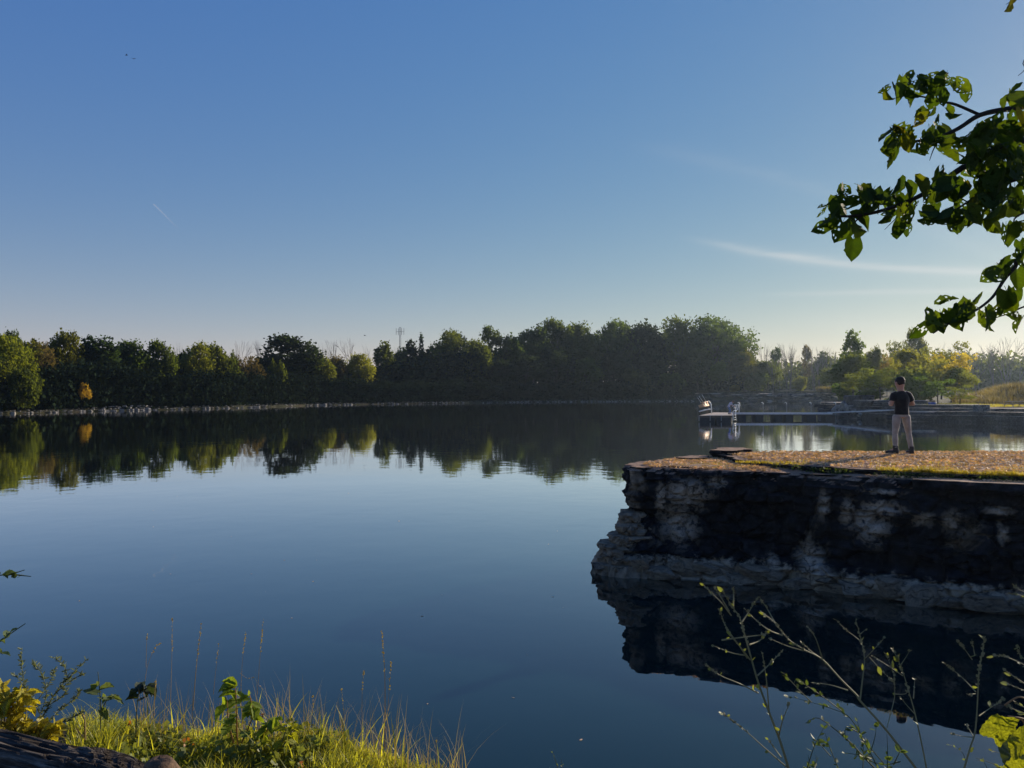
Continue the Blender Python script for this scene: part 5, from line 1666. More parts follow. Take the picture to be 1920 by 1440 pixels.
def big_leaf_mat(name, col, tr=.5):
    m, N, L = new_mat(name)
    o = N.new('ShaderNodeOutputMaterial')
    v = coords(N, L)
    n1 = noise_n(N, L, v, 3.0, 4)
    oi = N.new('ShaderNodeObjectInfo')
    shade = ramp_n(N, L, oi.outputs['Random'], ((0.0, (.6, .7, .6)), (.5, (1, 1, 1)), (.92, (1.5, 1.3, .9)), (1.0, (2.6, 1.3, .6))))
    # side veins
    sep = N.new('ShaderNodeSeparateXYZ'); L.new(v, sep.inputs[0])
    ab = N.new('ShaderNodeMath'); ab.operation = 'ABSOLUTE'; L.new(sep.outputs[0], ab.inputs[0])
    md = N.new('ShaderNodeMath'); md.operation = 'MULTIPLY_ADD'; L.new(ab.outputs[0], md.inputs[0]); md.inputs[1].default_value = .8; L.new(sep.outputs[1], md.inputs[2])
    fr_ = N.new('ShaderNodeMath'); fr_.operation = 'PINGPONG'; fr_.inputs[1].default_value = .07; L.new(md.outputs[0], fr_.inputs[0])
    vein = ramp_n(N, L, fr_.outputs[0], ((0.0, 1.25), (.012, 1.0)))
    c = mix_n(N, L, 1.0, tuple(col), shade, 'MULTIPLY')
    c = mix_n(N, L, 1.0, c, ramp_n(N, L, n1, ((.3, .75), (.7, 1.2))), 'MULTIPLY')
    c = mix_n(N, L, 1.0, c, vein, 'MULTIPLY')
    c = mix_n(N, L, ramp_n(N, L, n1, ((.66, 0), (.74, .8))), c, (.10, .05, .02))
    b = N.new('ShaderNodeBsdfPrincipled')
    b.inputs['Roughness'].default_value = .7
    b.inputs['Specular IOR Level'].default_value = .15
    L.new(c, b.inputs['Base Color'])
    L.new(bump_n(N, L, vein, .3, .01), b.inputs['Normal'])
    t = N.new('ShaderNodeBsdfTranslucent')
    L.new(mix_n(N, L, 1.0, c, (3.6, 3.3, .45), 'MULTIPLY'), t.inputs['Color'])
    ms = N.new('ShaderNodeMixShader'); ms.inputs[0].default_value = tr
    L.new(b.outputs[0], ms.inputs[1]); L.new(t.outputs[0], ms.inputs[2]); L.new(ms.outputs[0], o.inputs[0])
    return m
M_LINDEN = big_leaf_mat('linden_leaf', (.030, .052, .012), .34)
M_TWIG = simple('twig_bark', ((0.3, (0.020, 0.016, 0.014)), (0.7, (0.05, 0.04, 0.035))), 20, .9, .4, .004)
LEAVES = [leaf_mesh(s, h, c) for s, h, c in ((1, 0, .2), (2, .06, .5), (3, .18, .35), (4, 0, .8), (5, .10, .9), (6, .22, .3), (7, 0, 1.3))]
for me in LEAVES: me.materials.append(M_LINDEN)

linden = empty('linden_tree', (4.6, 3.4, 1.7))
tag(linden, 'leafy overhanging tree with heart-shaped leaves reaching in at the upper right', 'tree')
def lin(o):
    o.parent = linden
    o.matrix_parent_inverse = Matrix.Translation(-Vector(linden.location))
    return o
lin(MB().tube([(4.6, 3.4, 1.5), (4.7, 3.45, 3.2), (4.55, 3.35, 5.2), (4.7, 3.4, 7.5), (4.6, 3.5, 9.5)], [.24, .18, .15, .11, .05], 14).build('trunk', simple('linden_bark', ((0.3, (0.05, 0.042, 0.035)), (0.7, (0.13, 0.11, 0.095))), 14, .95, .9, .02, stretch=(1, 1, .2)), None, True))
def branch(pp, r, Y=3.2, start=None):
    pts = [P(x, y, (Y if not hasattr(Y, '__len__') else Y[i])) for i, (x, y) in enumerate(pp)]
    if start is not None: pts = [Vector(start), P(2150 if pp[0][0] < 1930 else 2120, pp[0][1] - 60, start[1] * .5 + (Y if not hasattr(Y, '__len__') else Y[0]) * .5)] + pts
    n_ = len(pts)
    # a smooth curve through the points
    out = []
    for i in range(n_ - 1):
        p0, p1, p2, p3 = pts[max(i - 1, 0)], pts[i], pts[i + 1], pts[min(i + 2, n_ - 1)]
        for k in range(4):
            t = k / 4
            out.append(.5 * ((2 * p1) + (p2 - p0) * t + (2 * p0 - 5 * p1 + 4 * p2 - p3) * t * t + (3 * p1 - p0 - 3 * p2 + p3) * t ** 3))
    out.append(pts[-1])
    rr = [r * (1 - .8 * i / (len(out) - 1)) for i in range(len(out))]
    return lin(MB().tube(out, rr, 7).build('branch', M_TWIG, None, True))
branch([(1925, 197), (1889, 203), (1840, 214), (1800, 239), (1764, 255), (1730, 262), (1690, 268), (1662, 280)], .016, 3.25, start=(4.6, 3.4, 4.9))
branch([(1840, 214), (1794, 194), (1767, 189), (1735, 180), (1700, 178), (1668, 186)], .007, 3.25)
branch([(1760, 190), (1755, 160), (1762, 155)], .003, 3.25)
branch([(1764, 255), (1752, 280), (1745, 300)], .004, 3.25)
branch([(1925, 262), (1883, 272), (1819, 306), (1778, 333), (1742, 358), (1694, 381), (1640, 398), (1590, 405), (1555, 402)], .019, 3.1, start=(4.6, 3.4, 4.5))
branch([(1712, 376), (1690, 400), (1660, 430)], .004, 3.1)
branch([(1620, 400), (1590, 430), (1570, 450)], .004, 3.1)
branch([(1925, 330), (1880, 350), (1830, 370), (1790, 395), (1750, 415)], .010, 3.0, start=(4.6, 3.4, 4.3))
branch([(1930, 395), (1900, 420), (1880, 440)], .006, 3.0, start=(4.6, 3.4, 4.2))
branch([(1930, 475), (1905, 500), (1885, 523), (1862, 557), (1830, 582), (1790, 600), (1750, 625)], .011, 2.9, start=(4.6, 3.4, 4.0))
branch([(1935, 570), (1900, 585), (1870, 595), (1840, 605)], .005, 2.9, start=(4.6, 3.4, 3.9))
branch([(1940, 100), (1925, 128), (1912, 140)], .004, 3.2, start=(4.6, 3.4, 5.5))
branch([(1925, -30), (1905, -5), (1890, 5)], .005, 3.2, start=(4.6, 3.4, 5.8))

lr = random.Random(99)
count = 0
def put_leaf(px, py, size, Y, drop=None, face=None, me=None):
    """size: length in pixels of the photograph"""
    global count
    o = bpy.data.objects.new('leaf', me or lr.choice(LEAVES))
    C.objects.link(o)
    s = size / F * Y
    o.scale = (s * lr.uniform(.85, 1.05), s, s)
    # -Y of the leaf points down the blade; it hangs, with a random swing and turn
    swing = drop if drop is not None else lr.gauss(0, .8)
    turn = face if face is not None else lr.choice((0, math.pi)) + lr.gauss(0, 1.0)
    tilt = lr.gauss(0, .45)
    Mx = Matrix.Rotation(swing, 4, 'Y') @ Matrix.Rotation(turn, 4, 'Z') @ Matrix.Rotation(R(90) + tilt, 4, 'X')
    o.rotation_euler = Mx.to_euler()
    o.location = P(px, py, Y)
    count += 1
    return lin(o)
# clusters: centre, spread, number, leaf length, depth
for cx, cy_, sx, sy, n_, size, Y in (
        (1672, 183, 10, 6, 4, 34, 3.25), (1700, 178, 14, 10, 7, 38, 3.25), (1735, 165, 18, 12, 9, 40, 3.25), (1755, 160, 12, 8, 5, 36, 3.3), (1783, 158, 8, 6, 3, 30, 3.25), (1800, 168, 8, 6, 4, 36, 3.2),
        (1770, 190, 6, 6, 2, 32, 3.25), (1752, 205, 10, 10, 4, 34, 3.25), (1785, 215, 6, 6, 2, 34, 3.2),
        (1740, 230, 12, 10, 5, 36, 3.25), (1760, 235, 6, 8, 3, 36, 3.2), (1740, 255, 14, 10, 6, 38, 3.25), (1700, 258, 16, 8, 7, 38, 3.25), (1668, 275, 8, 12, 5, 38, 3.25), (1685, 280, 14, 10, 5, 36, 3.2), (1725, 275, 14, 8, 5, 36, 3.2),
        (1755, 280, 10, 8, 4, 34, 3.2), (1775, 262, 10, 6, 3, 30, 3.2), (1795, 275, 10, 8, 3, 32, 3.2), (1790, 300, 12, 8, 4, 34, 3.1), (1765, 310, 6, 10, 2, 34, 3.1), (1808, 322, 6, 8, 2, 30, 3.1),
        (1600, 375, 16, 6, 6, 36, 3.1), (1550, 400, 8, 4, 3, 30, 3.1), (1570, 405, 12, 12, 5, 46, 3.1), (1600, 400, 14, 12, 7, 46, 3.1), (1625, 380, 14, 10, 6, 40, 3.1), (1650, 375, 14, 10, 6, 42, 3.1), (1680, 385, 14, 10, 6, 42, 3.1),
        (1655, 400, 16, 12, 7, 44, 3.1), (1700, 395, 12, 8, 4, 40, 3.1), (1590, 430, 12, 6, 4, 48, 3.05), (1555, 440, 6, 6, 2, 40, 3.1), (1690, 425, 14, 8, 5, 42, 3.05),
        (1745, 370, 12, 8, 4, 42, 3.0), (1770, 365, 14, 10, 5, 44, 3.0), (1795, 378, 14, 12, 6, 46, 3.0), (1745, 412, 14, 8, 6, 40, 3.0), (1775, 415, 14, 10, 6, 44, 3.0), (1810, 400, 14, 12, 7, 46, 3.0), (1835, 390, 12, 12, 5, 48, 3.0), (1800, 430, 12, 8, 4, 36, 3.0),
        (1838, 425, 10, 6, 3, 44, 3.0), (1865, 400, 14, 14, 8, 48, 2.95), (1895, 395, 14, 14, 8, 50, 2.95), (1880, 430, 10, 8, 3, 44, 2.95),
        (1855, 240, 12, 12, 5, 40, 3.1), (1870, 260, 14, 10, 6, 42, 3.1), (1900, 215, 12, 16, 7, 42, 3.1), (1900, 260, 14, 16, 8, 46, 3.05), (1830, 275, 12, 8, 4, 40, 3.1), (1835, 300, 12, 12, 6, 44, 3.05), (1830, 325, 10, 10, 5, 44, 3.05),
        (1865, 300, 16, 16, 11, 48, 3.0), (1895, 300, 14, 18, 10, 50, 3.0), (1860, 345, 16, 14, 9, 50, 3.0), (1895, 350, 14, 16, 9, 52, 2.95), (1910, 180, 8, 10, 4, 38, 3.15), (1908, 440, 8, 8, 3, 44, 2.95),
        (1912, 492, 6, 8, 4, 46, 2.85), (1893, 510, 7, 10, 4, 46, 2.85), (1878, 535, 7, 8, 4, 44, 2.85),
        (1740, 628, 8, 6, 4, 42, 2.9), (1765, 610, 12, 8, 5, 44, 2.9), (1790, 600, 14, 8, 5, 46, 2.9), (1815, 595, 14, 8, 5, 44, 2.9), (1805, 618, 12, 6, 3, 40, 2.85), (1845, 590, 12, 8, 4, 44, 2.85), (1870, 595, 12, 8, 4, 44, 2.85), (1895, 575, 12, 8, 4, 46, 2.85), (1910, 610, 8, 10, 3, 40, 2.85), (1850, 615, 10, 6, 2, 40, 2.85)):
    for _ in range(max(1, int(round(n_ * .76)))):
        if count >= 298: break
        put_leaf(cx + lr.gauss(0, sx * 1.0), cy_ - size * .45 + lr.gauss(0, sy * 1.15), size * lr.uniform(.5, 1.0), Y + lr.uniform(-.12, .12))
put_leaf(1601, 448, 42, 3.0, 0, .1, LEAVES[0]); put_leaf(1900, -12, 38, 3.1, .9, 1.2, LEAVES[3])
for x in (1756, 1759, 1778):
    pass
# the crown beyond the picture, which shades the corner
rs = np.random.RandomState(5)
cc = np.array([(4.9, 3.7, 6.6)]) + rs.normal(size=(900, 3)) * np.array([.9, 1.0, 1.1])
keep = [(960 + c_[0] / max(c_[1], .5) * F > 2010) and c_[1] > .8 for c_ in cc]
cc = cc[keep]
V, Fq = cards(rs, cc, rs.uniform(.07, .12, len(cc)), .85)
lin(tag(mesh_obj('foliage', np_mesh('foliage', V, Fq), None, leafy('linden_far_leaf', (.05, .085, .018), .42, 2, .4)), kind='stuff'))
# ---------------------------------------------------------------- near bank: grass, weeds, log
M_GRASS = leafy('bank_grass', (.26, .265, .045), .5, 2.5, .45, .45, tcol=2.0, fine=.03)
M_DRY = leafy('dry_stalks', (.34, .26, .13), .35, 3, .3, .6, tcol=1.1)
M_GREYWEED = leafy('grey_green_weed', (.16, .19, .13), .4, 3, .3, .6, tcol=1.1)
M_WEED = leafy('weed_leaf', (.17, .20, .06), .45, 4, .35, .5, tcol=1.3)
M_YELLOWLEAF = leafy('yellowing_leaf', (.33, .29, .04), .5, 9, .6, .5, tcol=1.4, fine=.04)
M_REDLEAF = leafy('red_leaf', (.34, .13, .03), .35, 6, .3, .5, tcol=1.2)
M_STEM = simple('weed_stem', ((0.3, (0.16, 0.15, 0.07)), (0.7, (0.30, 0.27, 0.15))), 12, .7, .2, .002)
M_DARKSTEM = simple('dark_weed_stem', ((0.3, (0.05, 0.06, 0.03)), (0.7, (0.12, 0.13, 0.06))), 12, .7, .2, .002)

rs = np.random.RandomState(31)
# turf: density follows the outline in the photograph (pixel x, pixel row of the tops)
def crest_y(x): return float(np.interp(x, [-9, -5, -2.4, -1.6, -1.0, -.4, .3, 1.5], [5.6, 4.4, 3.75, 3.55, 3.5, 3.25, 2.9, 2.6]))
pts, hs = [], []
while len(pts) < 30000:
    x = rs.uniform(-2.3, .1)
    y = rs.uniform(2.55, crest_y(x) + .18)
    px = 960 + x / y * F
    if px < 130 or px > 840: continue
    if px < 185 and rs.uniform() > .25: continue
    fade = min(1, max(0, (850 - px) / 200))
    if rs.uniform() > .35 + .65 * fade: continue
    cl = .5 + .8 * noise.noise(Vector((x * 3, y * 3, 0)))
    pts.append((x, y, bank_z(x, y) - .01))
    top = .03 + .15 * max(.05, cl) ** 1.5 * (.4 + .6 * fade)
    hs.append(top * rs.uniform(.5, 1.5))
grass('grass', pts, hs, M_GRASS, 'sunlit yellow-green grass along the edge of the near bank', 9, w=.0065, lean=1.0, seg=4)
pts, hs = [], []
while len(pts) < 300:
    x = rs.uniform(-2.0, .12)
    y = crest_y(x) - abs(rs.normal()) * .25 + .1
    px = 960 + x / y * F
    if not 180 < px < 850: continue
    pts.append((x, y, bank_z(x, y) - .01)); hs.append(rs.uniform(.10, .28) * (1 if px < 760 else .75))
grass('tall_grass', pts, hs, M_GRASS, 'longer bent grass blades standing above the turf', 10, w=.008, lean=.9, seg=5)
pts, hs = [], []
while len(pts) < 420:
    x = rs.uniform(-1.9, .15)
    y = crest_y(x) + rs.uniform(-.1, .15)
    px = 960 + x / y * F
    if 260 < px < 880: pts.append((x, y, bank_z(x, y) - .01)); hs.append(rs.uniform(.12, .38))
grass('dry_grass', pts, hs, M_DRY, 'thin dry pale grass stalks at the bank edge', 11, w=.003, lean=.6, seg=5)
# broad little leaves in the turf
c_ = []
while len(c_) < 2600:
    x = rs.uniform(-2.3, -.2); y = rs.uniform(2.7, crest_y(x) + .05); px = 960 + x / y * F
    if 180 < px < 700 and noise.noise(Vector((x * 4, y * 4, 9))) > -.05: c_.append((x, y, bank_z(x, y) + rs.uniform(.01, .10)))
V, Fq = cards(rs, np.array(c_), rs.uniform(.010, .036, len(c_)), .65)
tag(mesh_obj('clover_leaves', np_mesh('clover_leaves', V, Fq), None, M_WEED), 'small broad leaves mixed into the turf', kind='stuff')
c_ = [P(x, y, Y) for x, y, Y in ((357, 1392, 3.35), (362, 1398, 3.33), (570, 1432, 3.1), (577, 1436, 3.1), (494, 1336, 3.45), (346, 1386, 3.3), (250, 1352, 3.5), (565, 1428, 3.1))]
c_ = np.repeat(np.array([tuple(p) for p in c_]), 3, 0) + rs.normal(size=(24, 3)) * .008
V, Fq = cards(rs, c_, rs.uniform(.008, .02, len(c_)), .7)
tag(mesh_obj('fallen_red_leaves', np_mesh('fallen_red_leaves', V, Fq), None, M_REDLEAF), 'few red and orange leaves among the grass', 'leaves', kind='stuff')

def curve(pts, m=6):
    out = []
    n_ = len(pts)
    for i in range(n_ - 1):
        p0, p1, p2, p3 = pts[max(i - 1, 0)], pts[i], pts[i + 1], pts[min(i + 2, n_ - 1)]
        for k in range(m):
            t = k / m
            out.append(.5 * ((2 * p1) + (p2 - p0) * t + (2 * p0 - 5 * p1 + 4 * p2 - p3) * t * t + (3 * p1 - p0 - 3 * p2 + p3) * t ** 3))
    out.append(pts[-1])
    return out

SMALL = []
for s in range(3):                      # a small oval leaf, 1 long
    bm_v = [(0, 0, 0), (.16, .3, .03), (.14, .65, .02), (0, 1, -.06), (-.14, .65, .02), (-.16, .3, .03), (0, .33, -.02), (0, .66, -.02)]
    bm_f = [(0, 1, 6), (6, 1, 2, 7), (7, 2, 3), (0, 6, 5), (6, 7, 4, 5), (7, 3, 4)]
    SMALL.append((bm_v, bm_f))
def add_leaf(mb, p, d, size, rnd, wide=1.0):
    d = Vector(d).normalized()
    s_ = d.orthogonal().normalized()
    s_ = Quaternion(d, rnd.uniform(0, 6.28)) @ s_
    n_ = d.cross(s_)
    vs_, fs = SMALL[0]
    mb.add([Vector(p) + s_ * v[0] * size * wide * 1.6 + d * v[1] * size + n_ * v[2] * size for v in vs_], fs)

def weed(name, label, cat, stems, Y, r=.0022, mat=None, leaf=None, leafsize=.018, density=18, seedhead=0.0, seed=0, group=None, wide=1.0, root=None, zig=0.0, tipfrac=.0):
    """stems: lists of pixel points from the foot up; each stem or side shoot is a part, its leaves one part"""
    rnd = random.Random(seed)
    mat = mat or M_STEM
    p0 = P(*stems[0][0], Y)
    base = root or empty(name, tuple(p0))
    if root is None: tag(base, label, cat, group)
    inv = Matrix.Translation(-Vector(base.location))
    lv, sd_ = MB(), MB()
    for si, st in enumerate(stems):
        pts = curve([P(x, y, Y + .05 * math.sin(si * 2.1) * (i > 0)) for i, (x, y) in enumerate(st)])
        n_ = len(pts)
        rr = [r * (1 if si == 0 else .6) * (1 - .75 * i / (n_ - 1)) for i in range(n_)]
        o = MB().tube(pts, rr, 5, False).build('stem', mat)
        o.parent = base; o.matrix_parent_inverse = inv
        L_ = sum((b - a).length for a, b in zip(pts, pts[1:]))
        cnt = int(L_ * density)
        for k in range(cnt):
            t = rnd.uniform(.15 if si == 0 else .1, 1)
            i = min(n_ - 2, int(t * (n_ - 1)))
            q_ = pts[i].lerp(pts[i + 1], rnd.random())
            ax = (pts[i + 1] - pts[i]).normalized()
            d = ax * rnd.uniform(.2, 1) + Vector((rnd.uniform(-1, 1), rnd.uniform(-1, 1), rnd.uniform(-.4, .4)))
            add_leaf(lv, q_, d, leafsize * rnd.uniform(.5, 1.3), rnd, wide)
        if seedhead:
            for k in range(int(L_ * seedhead)):
                t = 1 - rnd.random() * .45
                i = min(n_ - 2, int(t * (n_ - 1)))
                q_ = pts[i].lerp(pts[i + 1], rnd.random())
                ax = (pts[i + 1] - pts[i]).normalized()
                d = ax + Vector((rnd.uniform(-1, 1), rnd.uniform(-1, 1), rnd.uniform(-.5, .5))) * .8
                add_leaf(sd_, q_, d, .0075 * rnd.uniform(.6, 1.4), rnd, 1.6)
    if lv.v:
        o = tag(lv.build('leaves', leaf or M_WEED), kind='stuff'); o.parent = base; o.matrix_parent_inverse = inv
    if sd_.v:
        o = sd_.build('seed_head', mat if mat is not M_DARKSTEM else M_STEM); tag(o, kind='stuff'); o.parent = base; o.matrix_parent_inverse = inv
    return base

# right-hand weeds against the dark reflection
def c7(pts): return [(1280 + x / 4, 1080 + y / 4) for x, y in pts]
def c8(pts): return [(1600 + x / 4, 1080 + y / 4) for x, y in pts]
WG = 'tall weeds at the lower right'
weed('tall_weed', 'tallest upright weed at the lower right with a fanned top before the rock foot', 'weed',
     [c7([(800, 1480), (720, 1220), (640, 1010), (560, 790), (500, 580), (450, 400), (420, 300), (370, 230), (300, 115)]),
      c7([(375, 235), (378, 150), (375, 85)]), c7([(360, 290), (290, 200), (220, 130), (155, 65)]), c7([(345, 260), (280, 150), (235, 85)]),
      c7([(440, 340), (500, 250), (565, 150)]), c7([(500, 620), (400, 490), (320, 370), (270, 245)]), c7([(470, 590), (360, 570), (230, 518)]),
      c7([(495, 510), (570, 480), (620, 420)]), c7([(290, 475), (400, 460), (560, 440), (640, 425)]), c7([(480, 610), (420, 520), (350, 440)]),
      c7([(555, 740), (640, 660), (740, 555)]), c7([(560, 870), (420, 800), (280, 740), (165, 660)]), c7([(770, 1420), (620, 1290), (440, 1130), (280, 1010)]),
      c7([(730, 1350), (680, 1280), (635, 1215)]), c7([(710, 1200), (740, 1080), (790, 950)]), c7([(640, 1000), (620, 760), (590, 570)])],
     2.35, r=.0042, density=16, leafsize=.020, seedhead=110, seed=1, group=WG)
weed('arching_weed', 'long weed arching left across the dark reflection from the right', 'weed',
     [c8([(480, 1460), (240, 1150), (40, 925)]) + c7([(1300, 890), (1180, 770), (1040, 620), (900, 545), (800, 480), (720, 390), (690, 345), (580, 262)]),
      c7([(700, 370), (640, 260), (570, 150)]), c7([(740, 440), (650, 405), (560, 340), (460, 240)]), c7([(900, 555), (780, 520), (650, 465)]), c7([(1035, 615), (960, 560), (885, 490)]),
      c7([(1040, 615), (990, 460), (925, 370)]), c7([(1230, 850), (1100, 810), (965, 790)])],
     2.2, r=.0036, density=7, leafsize=.018, seedhead=70, seed=2, group=WG)
weed('forked_weed', 'weed with a kinked stem and small forked top in the middle of the dark reflection', 'weed',
     [c8([(40, 925), (60, 760), (75, 620), (50, 470), (10, 325)]), c8([(60, 495), (0, 445), (-60, 400), (-140, 320)]), c8([(80, 610), (150, 540), (220, 460)]), c8([(45, 430), (80, 400)]),
      c8([(110, 600), (200, 700), (290, 785)])], 2.15, r=.0024, density=12, leafsize=.022, seedhead=110, seed=3, group=WG)
weed('branched_weed', 'weed with a hooked side shoot and leafy knot right of the forked one', 'weed',
     [c8([(540, 1460), (500, 1250), (450, 1020), (400, 840), (350, 680), (290, 550)]), c8([(240, 1130), (290, 940), (300, 860), (290, 720), (230, 570)]), c8([(300, 878), (380, 875), (400, 835)]),
      c8([(345, 660), (380, 610), (410, 560)]), c8([(440, 910), (450, 770)]), c8([(360, 740), (240, 660), (130, 590)]), c8([(450, 1025), (390, 960), (340, 900)])],
     2.1, r=.0024, density=14, leafsize=.022, seedhead=90, seed=4, group=WG)
weed('spiked_weed', 'weed with an upright knobbly spike near the lower right corner', 'weed',
     [c8([(810, 1450), (860, 1280), (900, 1150), (920, 900), (930, 700), (960, 560), (970, 455)]), c8([(905, 860), (800, 750), (665, 640)]), c8([(880, 620), (830, 550), (775, 480)]), c8([(900, 590), (880, 480)]),
      c8([(930, 1040), (1000, 990), (1110, 915)]), c8([(900, 875), (850, 880)]), c8([(890, 1200), (800, 1190), (730, 1170)]), c8([(890, 1200), (840, 1110)])],
     2.05, r=.0026, density=10, leafsize=.022, seedhead=170, seed=5, group=WG)
weed('leafy_weed', 'dense dark leafy weed tangle at the bottom between the tall weed and the corner', 'weed',
     [c7([(1480, 1480), (1350, 1350), (1250, 1240), (1120, 1130), (1000, 1055), (910, 1095)]), c7([(1500, 1400), (1360, 1230), (1240, 1050), (1120, 990), (960, 940), (775, 890)]),
      c7([(1180, 1000), (1020, 880), (870, 780)]), c7([(960, 940), (850, 830), (750, 720)]), c7([(1180, 1480), (1090, 1270), (1060, 1170)]), c7([(920, 1440), (980, 1260), (1060, 1110)]),
      c7([(1440, 1400), (1340, 1340), (1180, 1310)]), c7([(1100, 1340), (1010, 1240), (960, 1200)]), c7([(1300, 1160), (1220, 1120), (1210, 1200)]),
      c8([(240, 1460), (245, 1300), (240, 1170)]), c8([(340, 1380), (200, 1400), (0, 1330)]), c8([(180, 1440), (80, 1250), (0, 1130)]), c8([(110, 1330), (150, 1200), (160, 1120)]), c8([(60, 1440), (60, 1250), (10, 1050)]),
      c8([(290, 1400), (330, 1320), (340, 1300)]), c7([(930, 1480), (940, 1400), (930, 1330)]), c7([(970, 1460), (990, 1390), (990, 1330)])],
     2.2, r=.0028, mat=M_DARKSTEM, leaf=leafy('dark_weed_leaf', (.06, .09, .03), .4, 4, .35), density=70, leafsize=.020, seedhead=0, seed=6, group=WG)
weed('corner_weed', 'pale bushy weed tips entering at the right edge above the yellow vine leaf', 'weed',
     [c8([(1340, 840), (1240, 780), (1125, 700)]), c8([(1340, 700), (1230, 640), (1130, 600), (1040, 590)]), c8([(1330, 640), (1250, 600), (1215, 530)]), c8([(1340, 860), (1240, 840), (1150, 800)]),
      c8([(1340, 180), (1240, 140), (1150, 125)]), c8([(1340, 150), (1260, 110), (1210, 80)]), c8([(1360, 1000), (1240, 965), (1200, 935)]), c8([(1360, 1040), (1240, 1010), (1130, 960)])],
     2.0, r=.0026, density=45, leafsize=.017, leaf=M_GREYWEED, seedhead=120, seed=7, group=WG)
weed('low_weed', 'small thin weed tips at the bottom edge right of centre', 'weed', [[(1050, 1450), (1042, 1425), (1035, 1405)], [(1040, 1450), (1030, 1436)], [(1055, 1450), (1052, 1418)]], 2.6, r=.002, density=60, leafsize=.012, seed=8, group=WG)
weed('dark_weed', 'fine dark weed sprays over the sky reflection in the lower right corner', 'weed',
     [c8([(1150, 1470), (1040, 1400), (900, 1350)]), c8([(1160, 1340), (1060, 1310), (1000, 1280)]), c8([(830, 1390), (800, 1310), (690, 1245)]), c8([(1000, 1460), (960, 1380), (905, 1370)])], 2.1, r=.0016, mat=M_DARKSTEM, density=45, leafsize=.013, seed=18, group=WG)

# yellow vine leaf at the lower right corner
def lobed_leaf(name, px, py, wpx, Y, mat, par, rx=0, rz=0, ry=0, seed=0):
    rnd = random.Random(seed)
    n_ = 40
    V, Fc = [(0, 0, 0)], []
    for ring_ in (0.35, .7, 1.0):
        for k in range(n_):
            a = 2 * math.pi * k / n_
            rad = .5 * (1 + .16 * math.cos(5 * a + .3) + .05 * math.cos(17 * a)) * (1 - .35 * math.exp(-((a - math.pi * 1.5) / .22) ** 2)) * ring_
            V.append((rad * math.cos(a), rad * math.sin(a), .05 * math.cos(5 * a) * ring_ + .10 * ring_ * ring_ * math.sin(a + 1) + .01 * rnd.uniform(-1, 1)))
    for k in range(n_):
        k2 = (k + 1) % n_
        Fc.append((0, 1 + k, 1 + k2))
        for r_ in (0, 1): Fc.append((1 + r_ * n_ + k, 1 + (r_ + 1) * n_ + k, 1 + (r_ + 1) * n_ + k2, 1 + r_ * n_ + k2))
    me = bpy.data.meshes.new(name)
    me.from_pydata(V, [], Fc)
    me.polygons.foreach_set('use_smooth', [True] * len(me.polygons))
    o = mesh_obj(name, me, None, mat)
    s = wpx / F * Y
    o.scale = (s, s, s)
    o.rotation_euler = (R(90) + rx, ry, rz)
    o.location = P(px, py, Y)
    o.parent = par
    o.matrix_parent_inverse = Matrix.Translation(-Vector(par.location))
    return o
vine = empty('vine', tuple(P(1960, 1450, 1.9)))
tag(vine, 'vine with large yellow-green backlit leaves in the lower right corner', 'vine')
M_VINE = leafy('vine_leaf', (.15, .17, .02), .55, 14, .6, .45, tcol=1.2)
lobed_leaf('leaf', 1872, 1366, 64, 1.9, M_VINE, vine, .2, .1, .35, 1)
lobed_leaf('leaf', 1912, 1392, 58, 1.85, M_VINE, vine, -.2, .3, -.3, 2)
tag(lobed_leaf('leaf', 1895, 1415, 60, 1.95, leafy('vine_leaf_shade_toned', (.05, .07, .03), .3, 14, .3), vine, -.7, .5, .1, 3), 'vine leaf with shade in its dark green colour')  # shade put into a darker, less translucent leaf colour
lobed_leaf('leaf', 1915, 1440, 56, 1.9, M_VINE, vine, .5, -.4, .3, 4)
for st in ([(1960, 1452), (1930, 1400), (1915, 1350), (1888, 1342)], [(1925, 1348), (1905, 1343), (1886, 1341)], [(1925, 1310), (1905, 1305), (1880, 1320)]):
    o = MB().tube(curve([P(x, y, 1.9) for x, y in st]), .0022, 5, False).build('stem', simple('vine_stem', ((0.3, (0.25, 0.12, 0.05)), (0.7, (0.4, 0.2, 0.08))), 9, .6, 0) if st[0][0] == 1960 else bpy.data.materials['vine_stem'])
    o.parent = vine; o.matrix_parent_inverse = Matrix.Translation(-Vector(vine.location))

